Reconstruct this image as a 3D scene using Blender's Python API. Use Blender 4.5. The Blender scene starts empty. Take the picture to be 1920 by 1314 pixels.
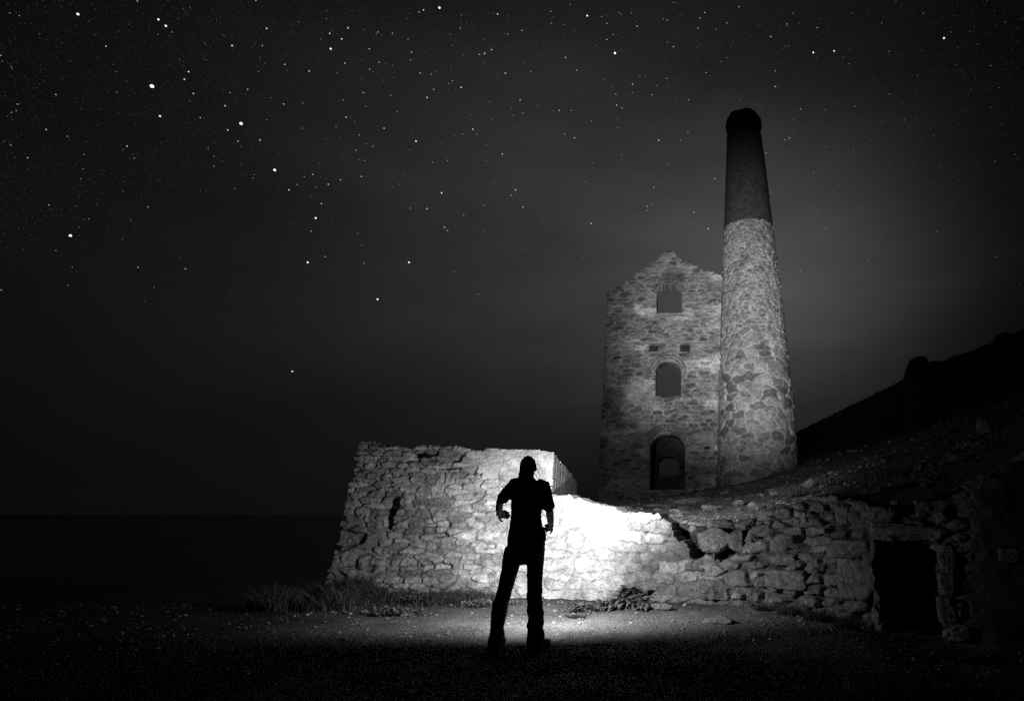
import bpy, math, random
import numpy as np
from mathutils import Vector, Matrix

# ------------------------------------------------------------------ camera, sky, exposure
sc = bpy.context.scene
C = sc.collection
F = 1066.667; CAMZ = 1.22; PITCH = math.atan(305.0 / F); PX = 1280.0; PY = 657.0
cp, sp = math.cos(PITCH), math.sin(PITCH)
cd = bpy.data.cameras.new("camera"); cam = bpy.data.objects.new("camera", cd); C.objects.link(cam)
cam.location = (0, 0, CAMZ); cam.rotation_euler = (math.radians(90) + PITCH, 0, 0)
cd.sensor_width = 36; cd.lens = 20; cd.shift_x = -320 / 1920.0
cd.clip_start = 0.05; cd.clip_end = 60000
sc.camera = cam
sc.view_settings.view_transform = 'Standard'; sc.view_settings.look = 'None'
sc.view_settings.exposure = 0; sc.view_settings.gamma = 1
sc.cycles.use_denoising = False
sc.cycles.sample_clamp_indirect = .6; sc.cycles.max_bounces = 5; sc.cycles.diffuse_bounces = 3

def ray(u, v):
    a = (np.asarray(u, float) - PX) / F; b = (PY - np.asarray(v, float)) / F
    return a, cp - sp * b, sp + cp * b          # x, y, z per unit depth
def atY(u, v, Y):
    a, b, c = ray(u, v); k = Y / b
    return a * k, Y + 0 * k, CAMZ + c * k
def atZ(u, v, z=0.0):
    a, b, c = ray(u, v); k = (z - CAMZ) / c
    return a * k, b * k, z
def proj(x, y, z):
    z = np.asarray(z, float) - CAMZ
    d = y * cp + z * sp; up = -y * sp + z * cp
    return PX + F * x / d, PY - F * up / d

W = bpy.data.worlds.new("World"); sc.world = W; W.use_nodes = True
nt = W.node_tree; nt.nodes.clear()
N = nt.nodes.new; L = nt.links.new
out = N('ShaderNodeOutputWorld'); bg = N('ShaderNodeBackground'); tc = N('ShaderNodeTexCoord')
L(bg.outputs[0], out.inputs[0])
def wm(op, a, b=None, c=None):
    n = N('ShaderNodeMath'); n.operation = op
    for i, q in enumerate((a, b, c)):
        if q is None: continue
        if isinstance(q, (int, float)): n.inputs[i].default_value = q
        else: L(q, n.inputs[i])
    return n.outputs[0]
def lobe(u, v, k, amp):                          # sky glow round one direction
    a, b, c = ray(u, v); d = Vector((float(a), float(b), float(c))).normalized()
    n = N('ShaderNodeVectorMath'); n.operation = 'DOT_PRODUCT'
    L(tc.outputs['Generated'], n.inputs[0]); n.inputs[1].default_value = d
    e = wm('MULTIPLY', wm('SUBTRACT', n.outputs['Value'], 1.0), k)
    return wm('MULTIPLY', wm('EXPONENT', e), amp)
glow = lobe(1400, 545, 38, .052)
for args in ((1560, 470, 60, .012), (1060, 450, 24, .026), (700, 600, 9, .0066), (1300, 150, 14, .004)):
    glow = wm('ADD', glow, lobe(*args))
nz = N('ShaderNodeTexNoise'); nz.inputs['Scale'].default_value = 2.6; nz.inputs['Detail'].default_value = 5
mpw = N('ShaderNodeMapping'); mpw.inputs['Scale'].default_value = (1, 1, 3.2); mpw.inputs['Rotation'].default_value = (0, .12, 0)
L(tc.outputs['Generated'], mpw.inputs['Vector']); L(mpw.outputs[0], nz.inputs['Vector'])
glow = wm('MULTIPLY', glow, wm('ADD', wm('MULTIPLY', nz.outputs[0], 1.1), .45))
sepw = N('ShaderNodeSeparateXYZ'); L(tc.outputs['Generated'], sepw.inputs[0])
mr = N('ShaderNodeMapRange'); mr.inputs['From Min'].default_value = -.02; mr.inputs['From Max'].default_value = .30
mr.inputs['To Min'].default_value = .52; mr.inputs['To Max'].default_value = 1.0
L(sepw.outputs['Z'], mr.inputs['Value'])
glow = wm('ADD', wm('MULTIPLY', glow, mr.outputs[0]), .0016)
L(glow, bg.inputs['Strength']); bg.inputs['Color'].default_value = (1, 1, 1, 1)

# ------------------------------------------------------------------ numeric helpers
_rt = np.random.RandomState(11).rand(8, 512, 512).astype(np.float64)
def rnd(i, j, k=0):
    i = np.asarray(i).astype(np.int64); j = np.asarray(j).astype(np.int64)
    return _rt[k % 8, (i * 7 + j * 131 + k * 57) % 512, (j * 11 + i * 197 + k * 91) % 512]
def vnoise(x, y, seed=0):
    xi = np.floor(x); yi = np.floor(y); fx = x - xi; fy = y - yi
    fx = fx * fx * (3 - 2 * fx); fy = fy * fy * (3 - 2 * fy)
    t = _rt[seed % 8]; o = seed * 37
    xi = xi.astype(np.int64) + o; yi = yi.astype(np.int64) + o * 3
    a = t[yi % 512, xi % 512]; b = t[yi % 512, (xi + 1) % 512]
    c = t[(yi + 1) % 512, xi % 512]; d = t[(yi + 1) % 512, (xi + 1) % 512]
    return ((a * (1 - fx) + b * fx) * (1 - fy) + (c * (1 - fx) + d * fx) * fy) * 2 - 1
def fbm(x, y, seed=0, octv=4, gain=.5):
    r = 0; a = 1; s = 0
    for o in range(octv):
        c, n = math.cos(.6 * o), math.sin(.6 * o)
        r = r + a * vnoise((x * c - y * n) * 2 ** o, (x * n + y * c) * 2 ** o, seed + o); s += a; a *= gain
    return r / s
def sstep(a, b, x):
    t = np.clip((x - a) / (b - a), 0, 1); return t * t * (3 - 2 * t)

def masonry(S, T, w, h, seed, joint=.03, depth=.045, prot=.03, tilt=.12, missing=.03, warp=.16, p=2.7, drop=.16, rough=.010):
    """rubble stonework: height above the wall plane, a tone per point, and each stone's centre"""
    S0, T0 = S, T
    S = S + warp * h * fbm(S / h * .9, T / h * .9, seed, 3); T = T + warp * h * fbm(S / h * .9 + 40, T / h * .9 + 9, seed + 2, 3)
    T = T + .35 * h * vnoise(S / (w * 5), T / (h * 6), seed + 5)
    j0 = np.floor(T / h).astype(int)
    F1 = np.full(S.shape, 9.); F2 = F1.copy(); I = np.zeros(S.shape, int); J = I.copy(); CX = np.zeros(S.shape); CY = CX.copy()
    for dj in range(-2, 3):
        j = j0 + dj; off = rnd(j, j * 0 + 3, seed) * 1.0
        i0 = np.floor(S / w - off).astype(int)
        for di in range(-2, 3):
            i = i0 + di
            cx = (i + .5 + off + (rnd(i, j, seed) - .5) * .75) * w
            cy = (j + .5 + (rnd(i, j, seed + 1) - .5) * .55) * h
            k = .75 + .6 * rnd(i, j, seed + 2)
            d = ((np.abs(S - cx) / w) ** p + (np.abs(T - cy) / h) ** p) ** (1 / p) * k
            d = np.where(rnd(i, j, seed + 3) < drop, 9., d)
            near = d < F1
            F2 = np.where(near, F1, np.minimum(F2, d))
            F1 = np.where(near, d, F1); I = np.where(near, i, I); J = np.where(near, j, J)
            CX = np.where(near, cx, CX); CY = np.where(near, cy, CY)
    e = (F2 - F1) * min(w, h) * .5
    r1 = rnd(I, J, seed + 4); r2 = rnd(I, J, seed + 5); r3 = rnd(I, J, seed + 6); r4 = rnd(I, J, seed + 7)
    jw = joint * (.45 + 1.1 * (fbm(S0 * 1.3, T0 * 1.3, seed + 3, 2) * .5 + .5))
    jd = depth * (.35 + 1.3 * np.clip(fbm(S0 * .8, T0 * .8, seed + 4, 2) * .9 + .5, 0, 1.2))
    top = sstep(0, 1, e / jw)
    hh = (r1 - .4) * prot + (r2 - .5) * tilt * (S - CX) + (r3 - .6) * tilt * (T - CY)
    hh = hh + np.abs(fbm(S0 / h * 2.2, T0 / h * 2.6, seed + 1, 3)) * prot * .7
    hh = np.where(r4 < missing, hh - depth * 2.4, hh)
    H = hh * top - jd * (1 - top)
    H = H + rough * fbm(S0 * 14, T0 * 18, seed, 4, .65)
    tone = (r1 * .75 + .60) * (1 - .30 * (1 - top)) * (1 + .28 * fbm(S0 * 5, T0 * 9, seed + 6, 4, .6))
    return H, tone, top, CX + (S0 - S), CY + (T0 - T)

def new_mesh(name, verts, quads, smooth=None, tone=None, tris=None):
    me = bpy.data.meshes.new(name)
    verts = np.ascontiguousarray(verts, np.float32); quads = np.asarray(quads, np.int32).reshape(-1, 4)
    tris = np.zeros((0, 3), np.int32) if tris is None else np.asarray(tris, np.int32).reshape(-1, 3)
    me.vertices.add(len(verts)); me.vertices.foreach_set('co', verts.ravel())
    idx = np.concatenate([quads.ravel(), tris.ravel()])
    me.loops.add(len(idx)); me.loops.foreach_set('vertex_index', idx)
    nq, ntr = len(quads), len(tris)
    me.polygons.add(nq + ntr)
    ls = np.concatenate([np.arange(nq) * 4, nq * 4 + np.arange(ntr) * 3]).astype(np.int32)
    me.polygons.foreach_set('loop_start', ls)
    if smooth is None: smooth = np.ones(nq + ntr, bool)
    elif isinstance(smooth, bool): smooth = np.full(nq + ntr, smooth)
    me.polygons.foreach_set('use_smooth', smooth)
    if tone is not None:
        at = me.attributes.new('tone', 'FLOAT', 'POINT'); at.data.foreach_set('value', np.ascontiguousarray(tone, np.float32).ravel())
    me.update(calc_edges=True); me.validate()
    return me

def link(name, me, mat, parent=None, **props):
    o = bpy.data.objects.new(name, me); C.objects.link(o)
    if mat is not None: me.materials.append(mat)
    if parent is not None: o.parent = parent
    for k, v in props.items(): o[k] = v
    return o
def empty(name, loc=(0, 0, 0), **props):
    o = bpy.data.objects.new(name, None); C.objects.link(o); o.location = loc; o.empty_display_size = .1
    for k, v in props.items(): o[k] = v
    return o

def slab_mesh(name, front, back, mask, tone):
    """a thick wall: a displaced front sheet, a back sheet and the edges between, wherever mask holds"""
    nj, ni = front.shape[0], front.shape[1]
    idx = np.arange(nj * ni).reshape(nj, ni)
    V = np.concatenate([front.reshape(-1, 3), back.reshape(-1, 3)]); M = nj * ni
    a, b, c, d = idx[:-1, :-1], idx[:-1, 1:], idx[1:, 1:], idx[1:, :-1]
    q = np.stack([a, b, c, d], -1)[mask]
    qs = [q, q[:, ::-1] + M]; sm = [np.ones(len(q), bool), np.ones(len(q), bool)]
    pad = np.zeros((nj + 1, ni + 1), bool); pad[1:-1, 1:-1] = mask
    for (e0, e1, sh) in ((a, b, pad[:-2, 1:-1]), (b, c, pad[1:-1, 2:]), (c, d, pad[2:, 1:-1]), (d, a, pad[1:-1, :-2])):
        m = mask & ~sh; p0, p1 = e0[m], e1[m]
        qs.append(np.stack([p1, p0, p0 + M, p1 + M], -1)); sm.append(np.zeros(len(p0), bool))
    Q = np.concatenate(qs); S = np.concatenate(sm)
    used = np.unique(Q); remap = np.zeros(2 * M, int); remap[used] = np.arange(len(used))
    t = np.concatenate([tone.ravel(), tone.ravel()])[used]
    return new_mesh(name, V[used], remap[Q], S, t)

# ------------------------------------------------------------------ materials (all grey: the photograph is black and white)
def mat_new(name):
    m = bpy.data.materials.new(name); m.use_nodes = True
    return m, m.node_tree, m.node_tree.nodes['Principled BSDF']
def grey(m, nt, b, base, var=.35, scale=9., bump=.4, bscale=60., tone=True, rough=.92, spec=.2, bdist=.01, speck=0.):
    n = nt.nodes.new; l = nt.links.new
    co = n('ShaderNodeTexCoord')
    z = n('ShaderNodeTexNoise'); z.inputs['Scale'].default_value = scale; z.inputs['Detail'].default_value = 8; z.inputs['Roughness'].default_value = .65
    l(co.outputs['Object'], z.inputs['Vector'])
    r = n('ShaderNodeMapRange'); r.inputs['From Min'].default_value = .3; r.inputs['From Max'].default_value = .7
    r.inputs['To Min'].default_value = base * (1 - var); r.inputs['To Max'].default_value = base * (1 + var)
    l(z.outputs[0], r.inputs['Value']); col = r.outputs[0]
    def mul(x, y):
        k = n('ShaderNodeMath'); k.operation = 'MULTIPLY'; l(x, k.inputs[0])
        if isinstance(y, float): k.inputs[1].default_value = y
        else: l(y, k.inputs[1])
        return k.outputs[0]
    if tone:
        at = n('ShaderNodeAttribute'); at.attribute_name = 'tone'; col = mul(col, at.outputs['Fac'])
    if speck > 0:
        vz = n('ShaderNodeTexNoise'); vz.inputs['Scale'].default_value = bscale * 1.3; vz.inputs['Detail'].default_value = 3
        l(co.outputs['Object'], vz.inputs['Vector'])
        r2 = n('ShaderNodeMapRange'); r2.inputs['From Min'].default_value = .35; r2.inputs['From Max'].default_value = .68
        r2.inputs['To Min'].default_value = 1 - speck; r2.inputs['To Max'].default_value = 1 + speck
        l(vz.outputs[0], r2.inputs['Value']); col = mul(col, r2.outputs[0])
    l(col, b.inputs['Base Color'])
    b.inputs['Roughness'].default_value = rough; b.inputs['Specular IOR Level'].default_value = spec
    if bump:
        z2 = n('ShaderNodeTexNoise'); z2.inputs['Scale'].default_value = bscale; z2.inputs['Detail'].default_value = 6; z2.inputs['Roughness'].default_value = .7
        l(co.outputs['Object'], z2.inputs['Vector'])
        bp = n('ShaderNodeBump'); bp.inputs['Strength'].default_value = bump; bp.inputs['Distance'].default_value = bdist
        l(z2.outputs[0], bp.inputs['Height']); l(bp.outputs[0], b.inputs['Normal'])
    return m
def gm(name, base, **k):
    return grey(*mat_new(name), base, **k)
M_wall = gm('rubble_stone', .34, var=.45, scale=7, bump=.9, bscale=45, bdist=.02, speck=.35)
M_house = gm('granite_masonry', .30, var=.4, scale=1.6, bump=.8, bscale=14, bdist=.05, speck=.3)
M_brick = gm('dark_brick', .075, var=.3, scale=2.5, bump=.8, bscale=18, bdist=.03, speck=.4)
M_shadestone = gm('shaded_inner_stone', .09, var=.4, scale=2, bump=.6, bscale=10, bdist=.05)  # stone darkened: shade of the rear wall and doorway recess put into its colour
M_rock = gm('boulder_stone', .23, var=.55, scale=12, bump=1., bscale=38, bdist=.02, tone=False, speck=.3)
M_palerock = gm('pale_boulder_stone', .31, var=.4, scale=12, bump=1., bscale=38, bdist=.02, tone=False, speck=.3)
M_ground = gm('trodden_gravel', .17, var=.4, scale=1.4, bump=1., bscale=55, bdist=.02, speck=.75)
M_bank = gm('stony_turf', .21, var=.6, scale=1.2, bump=1., bscale=22, bdist=.05, speck=.8)
M_hill = gm('dark_heath', .035, var=.4, scale=.3, bump=1., bscale=2, bdist=.4, tone=False)
M_pebble = gm('pebble_stone', .30, var=.4, scale=20, bump=0, tone=True)
M_scree = gm('scree_stone', .16, var=.5, scale=20, bump=0, tone=True)
M_turf = gm('grass_blade', .065, var=.3, scale=6, bump=0, tone=True, rough=.6)
M_leaf = gm('leaf_green', .17, var=.35, scale=25, bump=.2, bscale=90, tone=False, rough=.45, spec=.5)
M_shirt = gm('black_cotton', .10, var=.2, scale=30, bump=.3, bscale=300, tone=False, bdist=.002)
M_denim = gm('dark_denim', .09, var=.25, scale=40, bump=.4, bscale=400, tone=False, bdist=.002)
M_skin = gm('skin', .30, var=.1, scale=20, bump=.1, bscale=200, tone=False, rough=.55, bdist=.001)
M_hair = gm('dark_hair', .02, var=.2, scale=60, bump=.4, bscale=200, tone=False, rough=.5, bdist=.003)
M_shoe = gm('dark_leather', .02, var=.2, scale=30, bump=.2, bscale=120, tone=False, rough=.5, bdist=.002)
M_metal = gm('black_metal', .03, var=.1, scale=30, bump=0, tone=False, rough=.35, spec=.6)
M_eye = gm('eye_white', .6, var=.05, scale=30, bump=0, tone=False, rough=.2)
M_bark = gm('dry_bark', .02, var=.3, scale=40, bump=.3, bscale=150, tone=False, bdist=.003)

def emis(name, s):
    m = bpy.data.materials.new(name); m.use_nodes = True; t = m.node_tree; t.nodes.clear()
    o = t.nodes.new('ShaderNodeOutputMaterial'); e = t.nodes.new('ShaderNodeEmission'); t.links.new(e.outputs[0], o.inputs[0])
    if isinstance(s, str):
        a = t.nodes.new('ShaderNodeAttribute'); a.attribute_name = s; t.links.new(a.outputs['Fac'], e.inputs['Strength'])
    else: e.inputs['Strength'].default_value = s
    m.cycles.emission_sampling = 'NONE'
    return m

# sea: dark water to the horizon
m, t, b = mat_new('night_sea')
grey(m, t, b, .012, var=.4, scale=.02, bump=.6, bscale=.25, bdist=.6, tone=False, rough=.45, spec=.5)
R = 26000.
link('sea', new_mesh('sea', [(-R, -R, -42), (R, -R, -42), (R, R, -42), (-R, R, -42)], [(0, 1, 2, 3)], False), m, kind='structure')

# ------------------------------------------------------------------ wall lines in plan
HB = atY(1037, 850, 9.15)                                    # high corner
P0 = np.array([float(atY(640, 1000, 8.75)[0]), 8.75]); PB = np.array([float(HB[0]), 9.15]); PC = np.array([-2.46, 13.6])
_lp = [(PB[0] - .15, 9.10), (float(atY(1100, 1000, 9.0)[0]), 9.0), (float(atY(1230, 1000, 8.75)[0]), 8.75), (float(atY(1400, 1000, 8.35)[0]), 8.35),
       (float(atY(1560, 1000, 7.7)[0]), 7.7), (float(atY(1650, 1050, 7.2)[0]), 7.2), (float(atY(1760, 1050, 6.75)[0]), 6.75),
       (float(atY(1860, 1050, 6.45)[0]), 6.45), (float(atY(2050, 1050, 6.2)[0]), 6.2)]
_lp = np.array(_lp)
_fx = np.linspace(_lp[0, 0], _lp[-1, 0], 900)
_fy = np.interp(_fx, _lp[:, 0], _lp[:, 1])
k = np.ones(81) / 81; _fy = np.convolve(np.pad(_fy, 40, mode='edge'), k, 'valid')
_fs = np.concatenate([[0], np.cumsum(np.hypot(np.diff(_fx), np.diff(_fy)))])
LOWLEN = _fs[-1]
def low_pos(s):
    x = np.interp(s, _fs, _fx); y = np.interp(s, _fs, _fy); e = .05
    dx = np.interp(s + e, _fs, _fx) - np.interp(s - e, _fs, _fx); dy = np.interp(s + e, _fs, _fy) - np.interp(s - e, _fs, _fy)
    n = np.hypot(dx, dy) + 1e-9
    return x, y, dy / n, -dx / n
def low_st(u, v):
    """where the sight line of a photo point meets the low wall"""
    x, y = _fx, _fy; z = CAMZ + y * ray(u, v)[2] / ray(u, v)[1]
    uu, _ = proj(x, y, z); i = int(np.argmin(np.abs(uu - u)))
    return _fs[i], float(z[i])

# ------------------------------------------------------------------ ground in front
EDGE = np.array([(-16, 12.6), (-12.5, 12.2), (-9.6, 11.2), (-8.0, 10.2), (-6.6, 8.9), (-5.9, 8.45), (-5.5, 8.6), (-5.0, 9.3), (-2.2, 9.7), (0, 9.5), (3, 8.2), (5, 7.4), (20, 7.4)])
def ground_z(x, y):
    x = np.asarray(x, float); y = np.asarray(y, float)
    z = .035 * fbm(x * .5, y * .5, 1, 3)
    lowy = np.interp(x, _fx, _fy); wy = np.where(x < PB[0], 8.75 + (x - P0[0]) * .4 / (PB[0] - P0[0]), lowy)
    near = sstep(1.1, .1, wy - y) * sstep(-6.6, -5.4, x)
    z = z + (.11 - .10 * sstep(-3.6, -2.4, x)) * near * (.6 + .5 * fbm(x * 1.3, y * 1.3, 2, 2))
    z = z + sstep(1.7, 2.6, x) * (-.15)
    ye = np.interp(x, EDGE[:, 0], EDGE[:, 1])
    over = np.maximum(0, y - ye)
    z = z - over * 1.15 - .06 * sstep(-.8, .0, y - ye)
    return z
ni, nj = 1100, 620
a = np.linspace(-1.28, .95, ni)[None, :]; tt = np.linspace(0, 1, nj)[:, None]
yy = 1.2 + 1.4 * tt + 15 * tt ** 2.1 + 0 * a
xx = a * (yy + .8)
zz = ground_z(xx, yy)
peb = masonry(xx, yy, .055, .05, 3, joint=.012, depth=.009, prot=.008, rough=.0)
pm = sstep(-.25, .45, fbm(xx * 2.1, yy * 2.1, 6, 3))
zz = zz + peb[0] * pm + .012 * fbm(xx * 7, yy * 7, 4, 4, .6)
tone = 1 + .25 * fbm(xx * .9, yy * 1.4, 5, 4) + (peb[1] - 1) * .5 * pm
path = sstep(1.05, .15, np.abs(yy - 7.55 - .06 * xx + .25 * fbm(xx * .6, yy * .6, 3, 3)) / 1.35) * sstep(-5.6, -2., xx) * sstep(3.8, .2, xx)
tone = tone * (.38 + 1.0 * path)  # gravel path; its paling round the person also paints the torch's light pool
idx = np.arange(ni * nj).reshape(nj, ni)
q = np.stack([idx[:-1, :-1], idx[:-1, 1:], idx[1:, 1:], idx[1:, :-1]], -1)
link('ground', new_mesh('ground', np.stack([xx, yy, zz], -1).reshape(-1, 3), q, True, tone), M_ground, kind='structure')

# ------------------------------------------------------------------ high ruined wall with its corner and return
hl = float(np.hypot(*(PB - P0))); rl = float(np.hypot(*(PC - PB)))
d1 = (PB - P0) / hl; d2 = (PC - PB) / rl
LEN = hl + rl; cell = .0125
S = np.arange(-.35, LEN, cell); T = np.arange(-.35, 2.72, cell)
SS, TT = np.meshgrid(S, T)
def high_frame(s):
    r = .10
    ax = P0[0] + d1[0] * np.minimum(s, hl) + d2[0] * np.maximum(s - hl, 0)
    ay = P0[1] + d1[1] * np.minimum(s, hl) + d2[1] * np.maximum(s - hl, 0)
    w = sstep(hl - r, hl + r, s)
    tx = d1[0] * (1 - w) + d2[0] * w; ty = d1[1] * (1 - w) + d2[1] * w
    n = np.hypot(tx, ty)
    return ax, ay, ty / n, -tx / n
Hh, tn, top, cx, cy = masonry(SS, TT, .38, .135, 1, joint=.011, depth=.055, prot=.038, tilt=.12, missing=.02, rough=.024, p=5, warp=.17)
H2, tn2, top2, cx2, cy2 = masonry(SS + 30, TT, .21, .08, 4, joint=.010, depth=.05, prot=.028, tilt=.14, missing=.05, rough=.024, p=4, warp=.22)
pick = sstep(-.12, .12, fbm(SS * .9 + 3, TT * 1.1, 3, 2))
Hh = Hh * (1 - pick) + H2 * pick; tn = tn * (1 - pick) + tn2 * pick
ax, ay, nx, ny = high_frame(SS)
tn = tn * (1 + .45 * fbm(SS * 22, TT * 30, 3, 3, .7)); Hh = Hh + .016 * np.abs(fbm(SS * 9, TT * 16, 6, 4, .65))
uu, vv = proj(ax, ay, TT)
front_part = SS < hl
# smoother rendered cap along the upper right and plaster near the corner, torch glare painted into its tone
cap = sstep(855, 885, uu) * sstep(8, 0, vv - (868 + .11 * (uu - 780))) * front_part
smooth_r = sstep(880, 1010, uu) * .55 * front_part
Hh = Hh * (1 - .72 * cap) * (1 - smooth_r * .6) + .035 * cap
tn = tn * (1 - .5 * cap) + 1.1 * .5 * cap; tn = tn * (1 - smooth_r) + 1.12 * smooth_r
# cracks and openings left by fallen stones
def dent(u, v, ru, rv, dep, skew=0.):
    global Hh
    q = ((uu - u - skew * (vv - v)) / ru) ** 2 + ((vv - v) / rv) ** 2
    q = q + .35 * fbm(SS * 9, TT * 9, 2, 3)
    Hh = Hh - dep * sstep(1.15, .75, q) * front_part
dent(735, 950, 14, 20, .30, -.3); dent(728, 975, 8, 16, .28); dent(845, 877, 22, 3.5, .12, -2); dent(893, 882, 2.2, 8, .10, -.5)
dent(778, 853, 13, 3, .10); dent(870, 1020, 12, 7, .03); dent(788, 1070, 3, 12, .05); dent(865, 985, 12, 2, .03); dent(700, 872, 9, 5, .05)
dent(832, 895, 4, 12, .05); dent(810, 975, 2, 20, .06, .4); dent(925, 1040, 30, 1.6, .04, 0); dent(760, 1040, 16, 3, .06)
# the return: board-marked concrete with upright ribs
ret = sstep(hl, hl + .12, SS)
ribs = .5 + .5 * fbm(SS * 9, TT * .6, 5, 4, .7)
Hr = .010 * ribs + .010 * sstep(.55, .7, vnoise(SS * 6.5, TT * .25, 3) * .5 + .5) + .006 * fbm(SS * 14, TT * 14, 1, 3)
Hh = Hh * (1 - ret) + Hr * ret
tn = tn * (1 - ret) + (.8 + .7 * fbm(SS * 11, TT * .8, 2, 3)) * ret
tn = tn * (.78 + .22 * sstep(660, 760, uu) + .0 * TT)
# outline
zt_u = [600, 668, 700, 716, 722, 745, 775, 800, 833, 850, 868, 885, 905, 912, 925, 1015, 1037]
zt_v = [829, 829, 829, 834, 840, 838, 842, 838, 838, 838, 841, 845, 848, 843, 843, 846, 851]
ztv = np.interp(uu, zt_u, zt_v); a_, b_, c_ = ray(uu, ztv)
ztop = np.where(front_part, CAMZ + ay * c_ / b_, 0)
zb = float(ztop[:, S < hl][-1, -1]); zc = CAMZ + 13.6 * float(ray(1085, 905)[2] / ray(1085, 905)[1])
ztop = np.where(front_part, ztop, zb + (zc - zb) * np.clip((SS - hl) / rl, 0, 1) - .03 * (sstep(.93, 1, (SS - hl) / rl)) + .012 * vnoise(SS * 14, TT * 0, 2))
snap = (1 - ret) * .5 * (1 - cap) * (.35 + .65 * sstep(.2, .8, SS))
qs = SS + (np.where(pick > .5, cx2 - 30, cx) - SS) * snap; qt = TT + (np.where(pick > .5, cy2, cy) - TT) * snap
endfade = 1 - snap * .0
left = np.interp(TT, [0, .25, .55, .9, 1.6, 2.6], [-.06, -.12, -.06, -.02, .02, .06])
left = left + .04 * fbm(SS * 0 + 3, TT * 3, 2, 3)
mask = (qt < ztop + .01) & (qs > left) & (SS > -.33)
mask = mask[:-1, :-1]
front = np.stack([ax + nx * Hh, ay + ny * Hh, TT], -1)
th = .55 + .05 * fbm(SS * 3, TT * 3, 6, 3)
bx_ = np.minimum(SS, hl); off2 = np.where(SS < hl, 0, 1)
back = np.stack([ax - nx * th, ay - ny * th, TT], -1)
rw = empty('ruined_wall', (float(P0[0]), float(P0[1]), 0), label='tall pale rubble stone wall block behind the person, with a dark hole at its left', category='stone wall')
def child_at(o, e):
    o.parent = e; o.location = (-e.location[0], -e.location[1], -e.location[2]); return o
fm = mask & (SS[:-1, :-1] < hl + .10)
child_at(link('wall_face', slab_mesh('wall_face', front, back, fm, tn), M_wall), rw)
child_at(link('wall_return', slab_mesh('wall_return', front, back, mask & (SS[:-1, :-1] >= hl + .10), tn), M_wall, label='ribbed concrete end face running away from the corner'), rw)

# ------------------------------------------------------------------ low retaining wall running right, with the black doorway
S = np.arange(0, LOWLEN, .0125); T = np.arange(-.45, 2.1, .0125)
SS, TT = np.meshgrid(S, T)
ax, ay, nx, ny = low_pos(SS)
uu, vv = proj(ax, ay, TT)
rubble = sstep(1260, 1420, uu)
H1, t1, top1, cx1, cy1 = masonry(SS, TT, .34, .14, 2, joint=.010, depth=.035, prot=.030, tilt=.08, missing=.0, rough=.016, p=5, warp=.16)
H2, t2, top2, cx2, cy2 = masonry(SS + 50, TT, .29, .115, 5, joint=.016, depth=.10, prot=.065, tilt=.26, missing=.07, warp=.26, rough=.035, p=5)
Hh = H1 * (1 - rubble) + H2 * rubble; tn = t1 * (1 - rubble) + t2 * rubble
glare_pl = .55 * sstep(1215, 1120, uu); tn = tn * (1 - glare_pl) + 1.12 * glare_pl; Hh = Hh * (1 - .35 * glare_pl)  # plaster paled and joints faded: torch wash-out painted into the tone
earth = sstep(.05, .35, fbm(SS * 1.6 + 2, TT * 2.2, 7, 3)) * rubble * .75
soil = sstep(1790, 1850, uu) * (1 - .0 * SS); earth = np.maximum(earth, soil)
Hs_ = .03 + .05 * fbm(SS * 3, TT * 3, 4, 5, .65)
Hh = Hh * (1 - earth) + Hs_ * earth; tn = tn * (1 - earth) + (.62 + .5 * fbm(SS * 9, TT * 9, 2, 4, .7)) * earth
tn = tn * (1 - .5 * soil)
Hh = Hh + rubble * .09 * fbm(SS * 1.2, TT * 1.5, 3, 3)
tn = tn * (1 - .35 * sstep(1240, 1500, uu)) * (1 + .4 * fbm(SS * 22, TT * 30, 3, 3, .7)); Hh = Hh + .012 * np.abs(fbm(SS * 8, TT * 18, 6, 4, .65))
lt_u = [900, 1030, 1060, 1085, 1120, 1165, 1180, 1225, 1232, 1262, 1275, 1288, 1300, 1320, 1345, 1375, 1400, 1425, 1450, 1500, 1560, 1640, 1700, 1800, 1950, 2300]
lt_v = [925, 925, 928, 934, 946, 962, 963, 967, 982, 990, 1008, 1030, 1040, 1044, 1046, 1030, 1000, 985, 962, 940, 930, 945, 955, 930, 860, 800]
ltv = np.interp(uu, lt_u, lt_v); a_, b_, c_ = ray(uu, ltv); ztop = CAMZ + ay * c_ / b_
snap = np.where(uu < 1215, .40, .65)
qs = SS + (np.where(rubble > .5, cx2 - 50, cx1) - SS) * snap; qt = TT + (np.where(rubble > .5, cy2, cy1) - TT) * snap
ztq = np.interp(qs, S, ztop[TT.shape[0] // 2]) + .022 * fbm(SS * 11, TT * 0, 3, 3) + .03 * fbm(SS * 2.5, TT * 0, 5, 3)
mask = qt < ztq
# doorway
dL, dR = low_st(1645, 1100)[0], low_st(1760, 1100)[0]; zdt = low_st(1700, 1012)[1]
dtop = zdt - .10 * sstep(dR - .22, dR + .02, SS) - .02
jag = .035 * fbm(TT * 5, SS * 0, 1, 3)
door = (SS > dL + jag) & (SS < dR + jag * .6) & (TT < dtop + .02 * fbm(SS * 5, TT * 0, 4, 2))
mask = (mask & ~door)[:-1, :-1]
front = np.stack([ax + nx * (Hh + .012), ay + ny * (Hh + .012), TT], -1)
th = .42 + .04 * fbm(SS * 3, TT * 3, 6, 3)
back = np.stack([ax - nx * th, ay - ny * th, TT], -1)
lw = empty('retaining_wall', (float(_lp[2, 0]), float(_lp[2, 1]), 0), label='low broken retaining wall from the glare to the black doorway on the right', category='stone wall')
child_at(link('wall_face', slab_mesh('wall_face', front, back, mask, tn), M_wall), lw)
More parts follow.
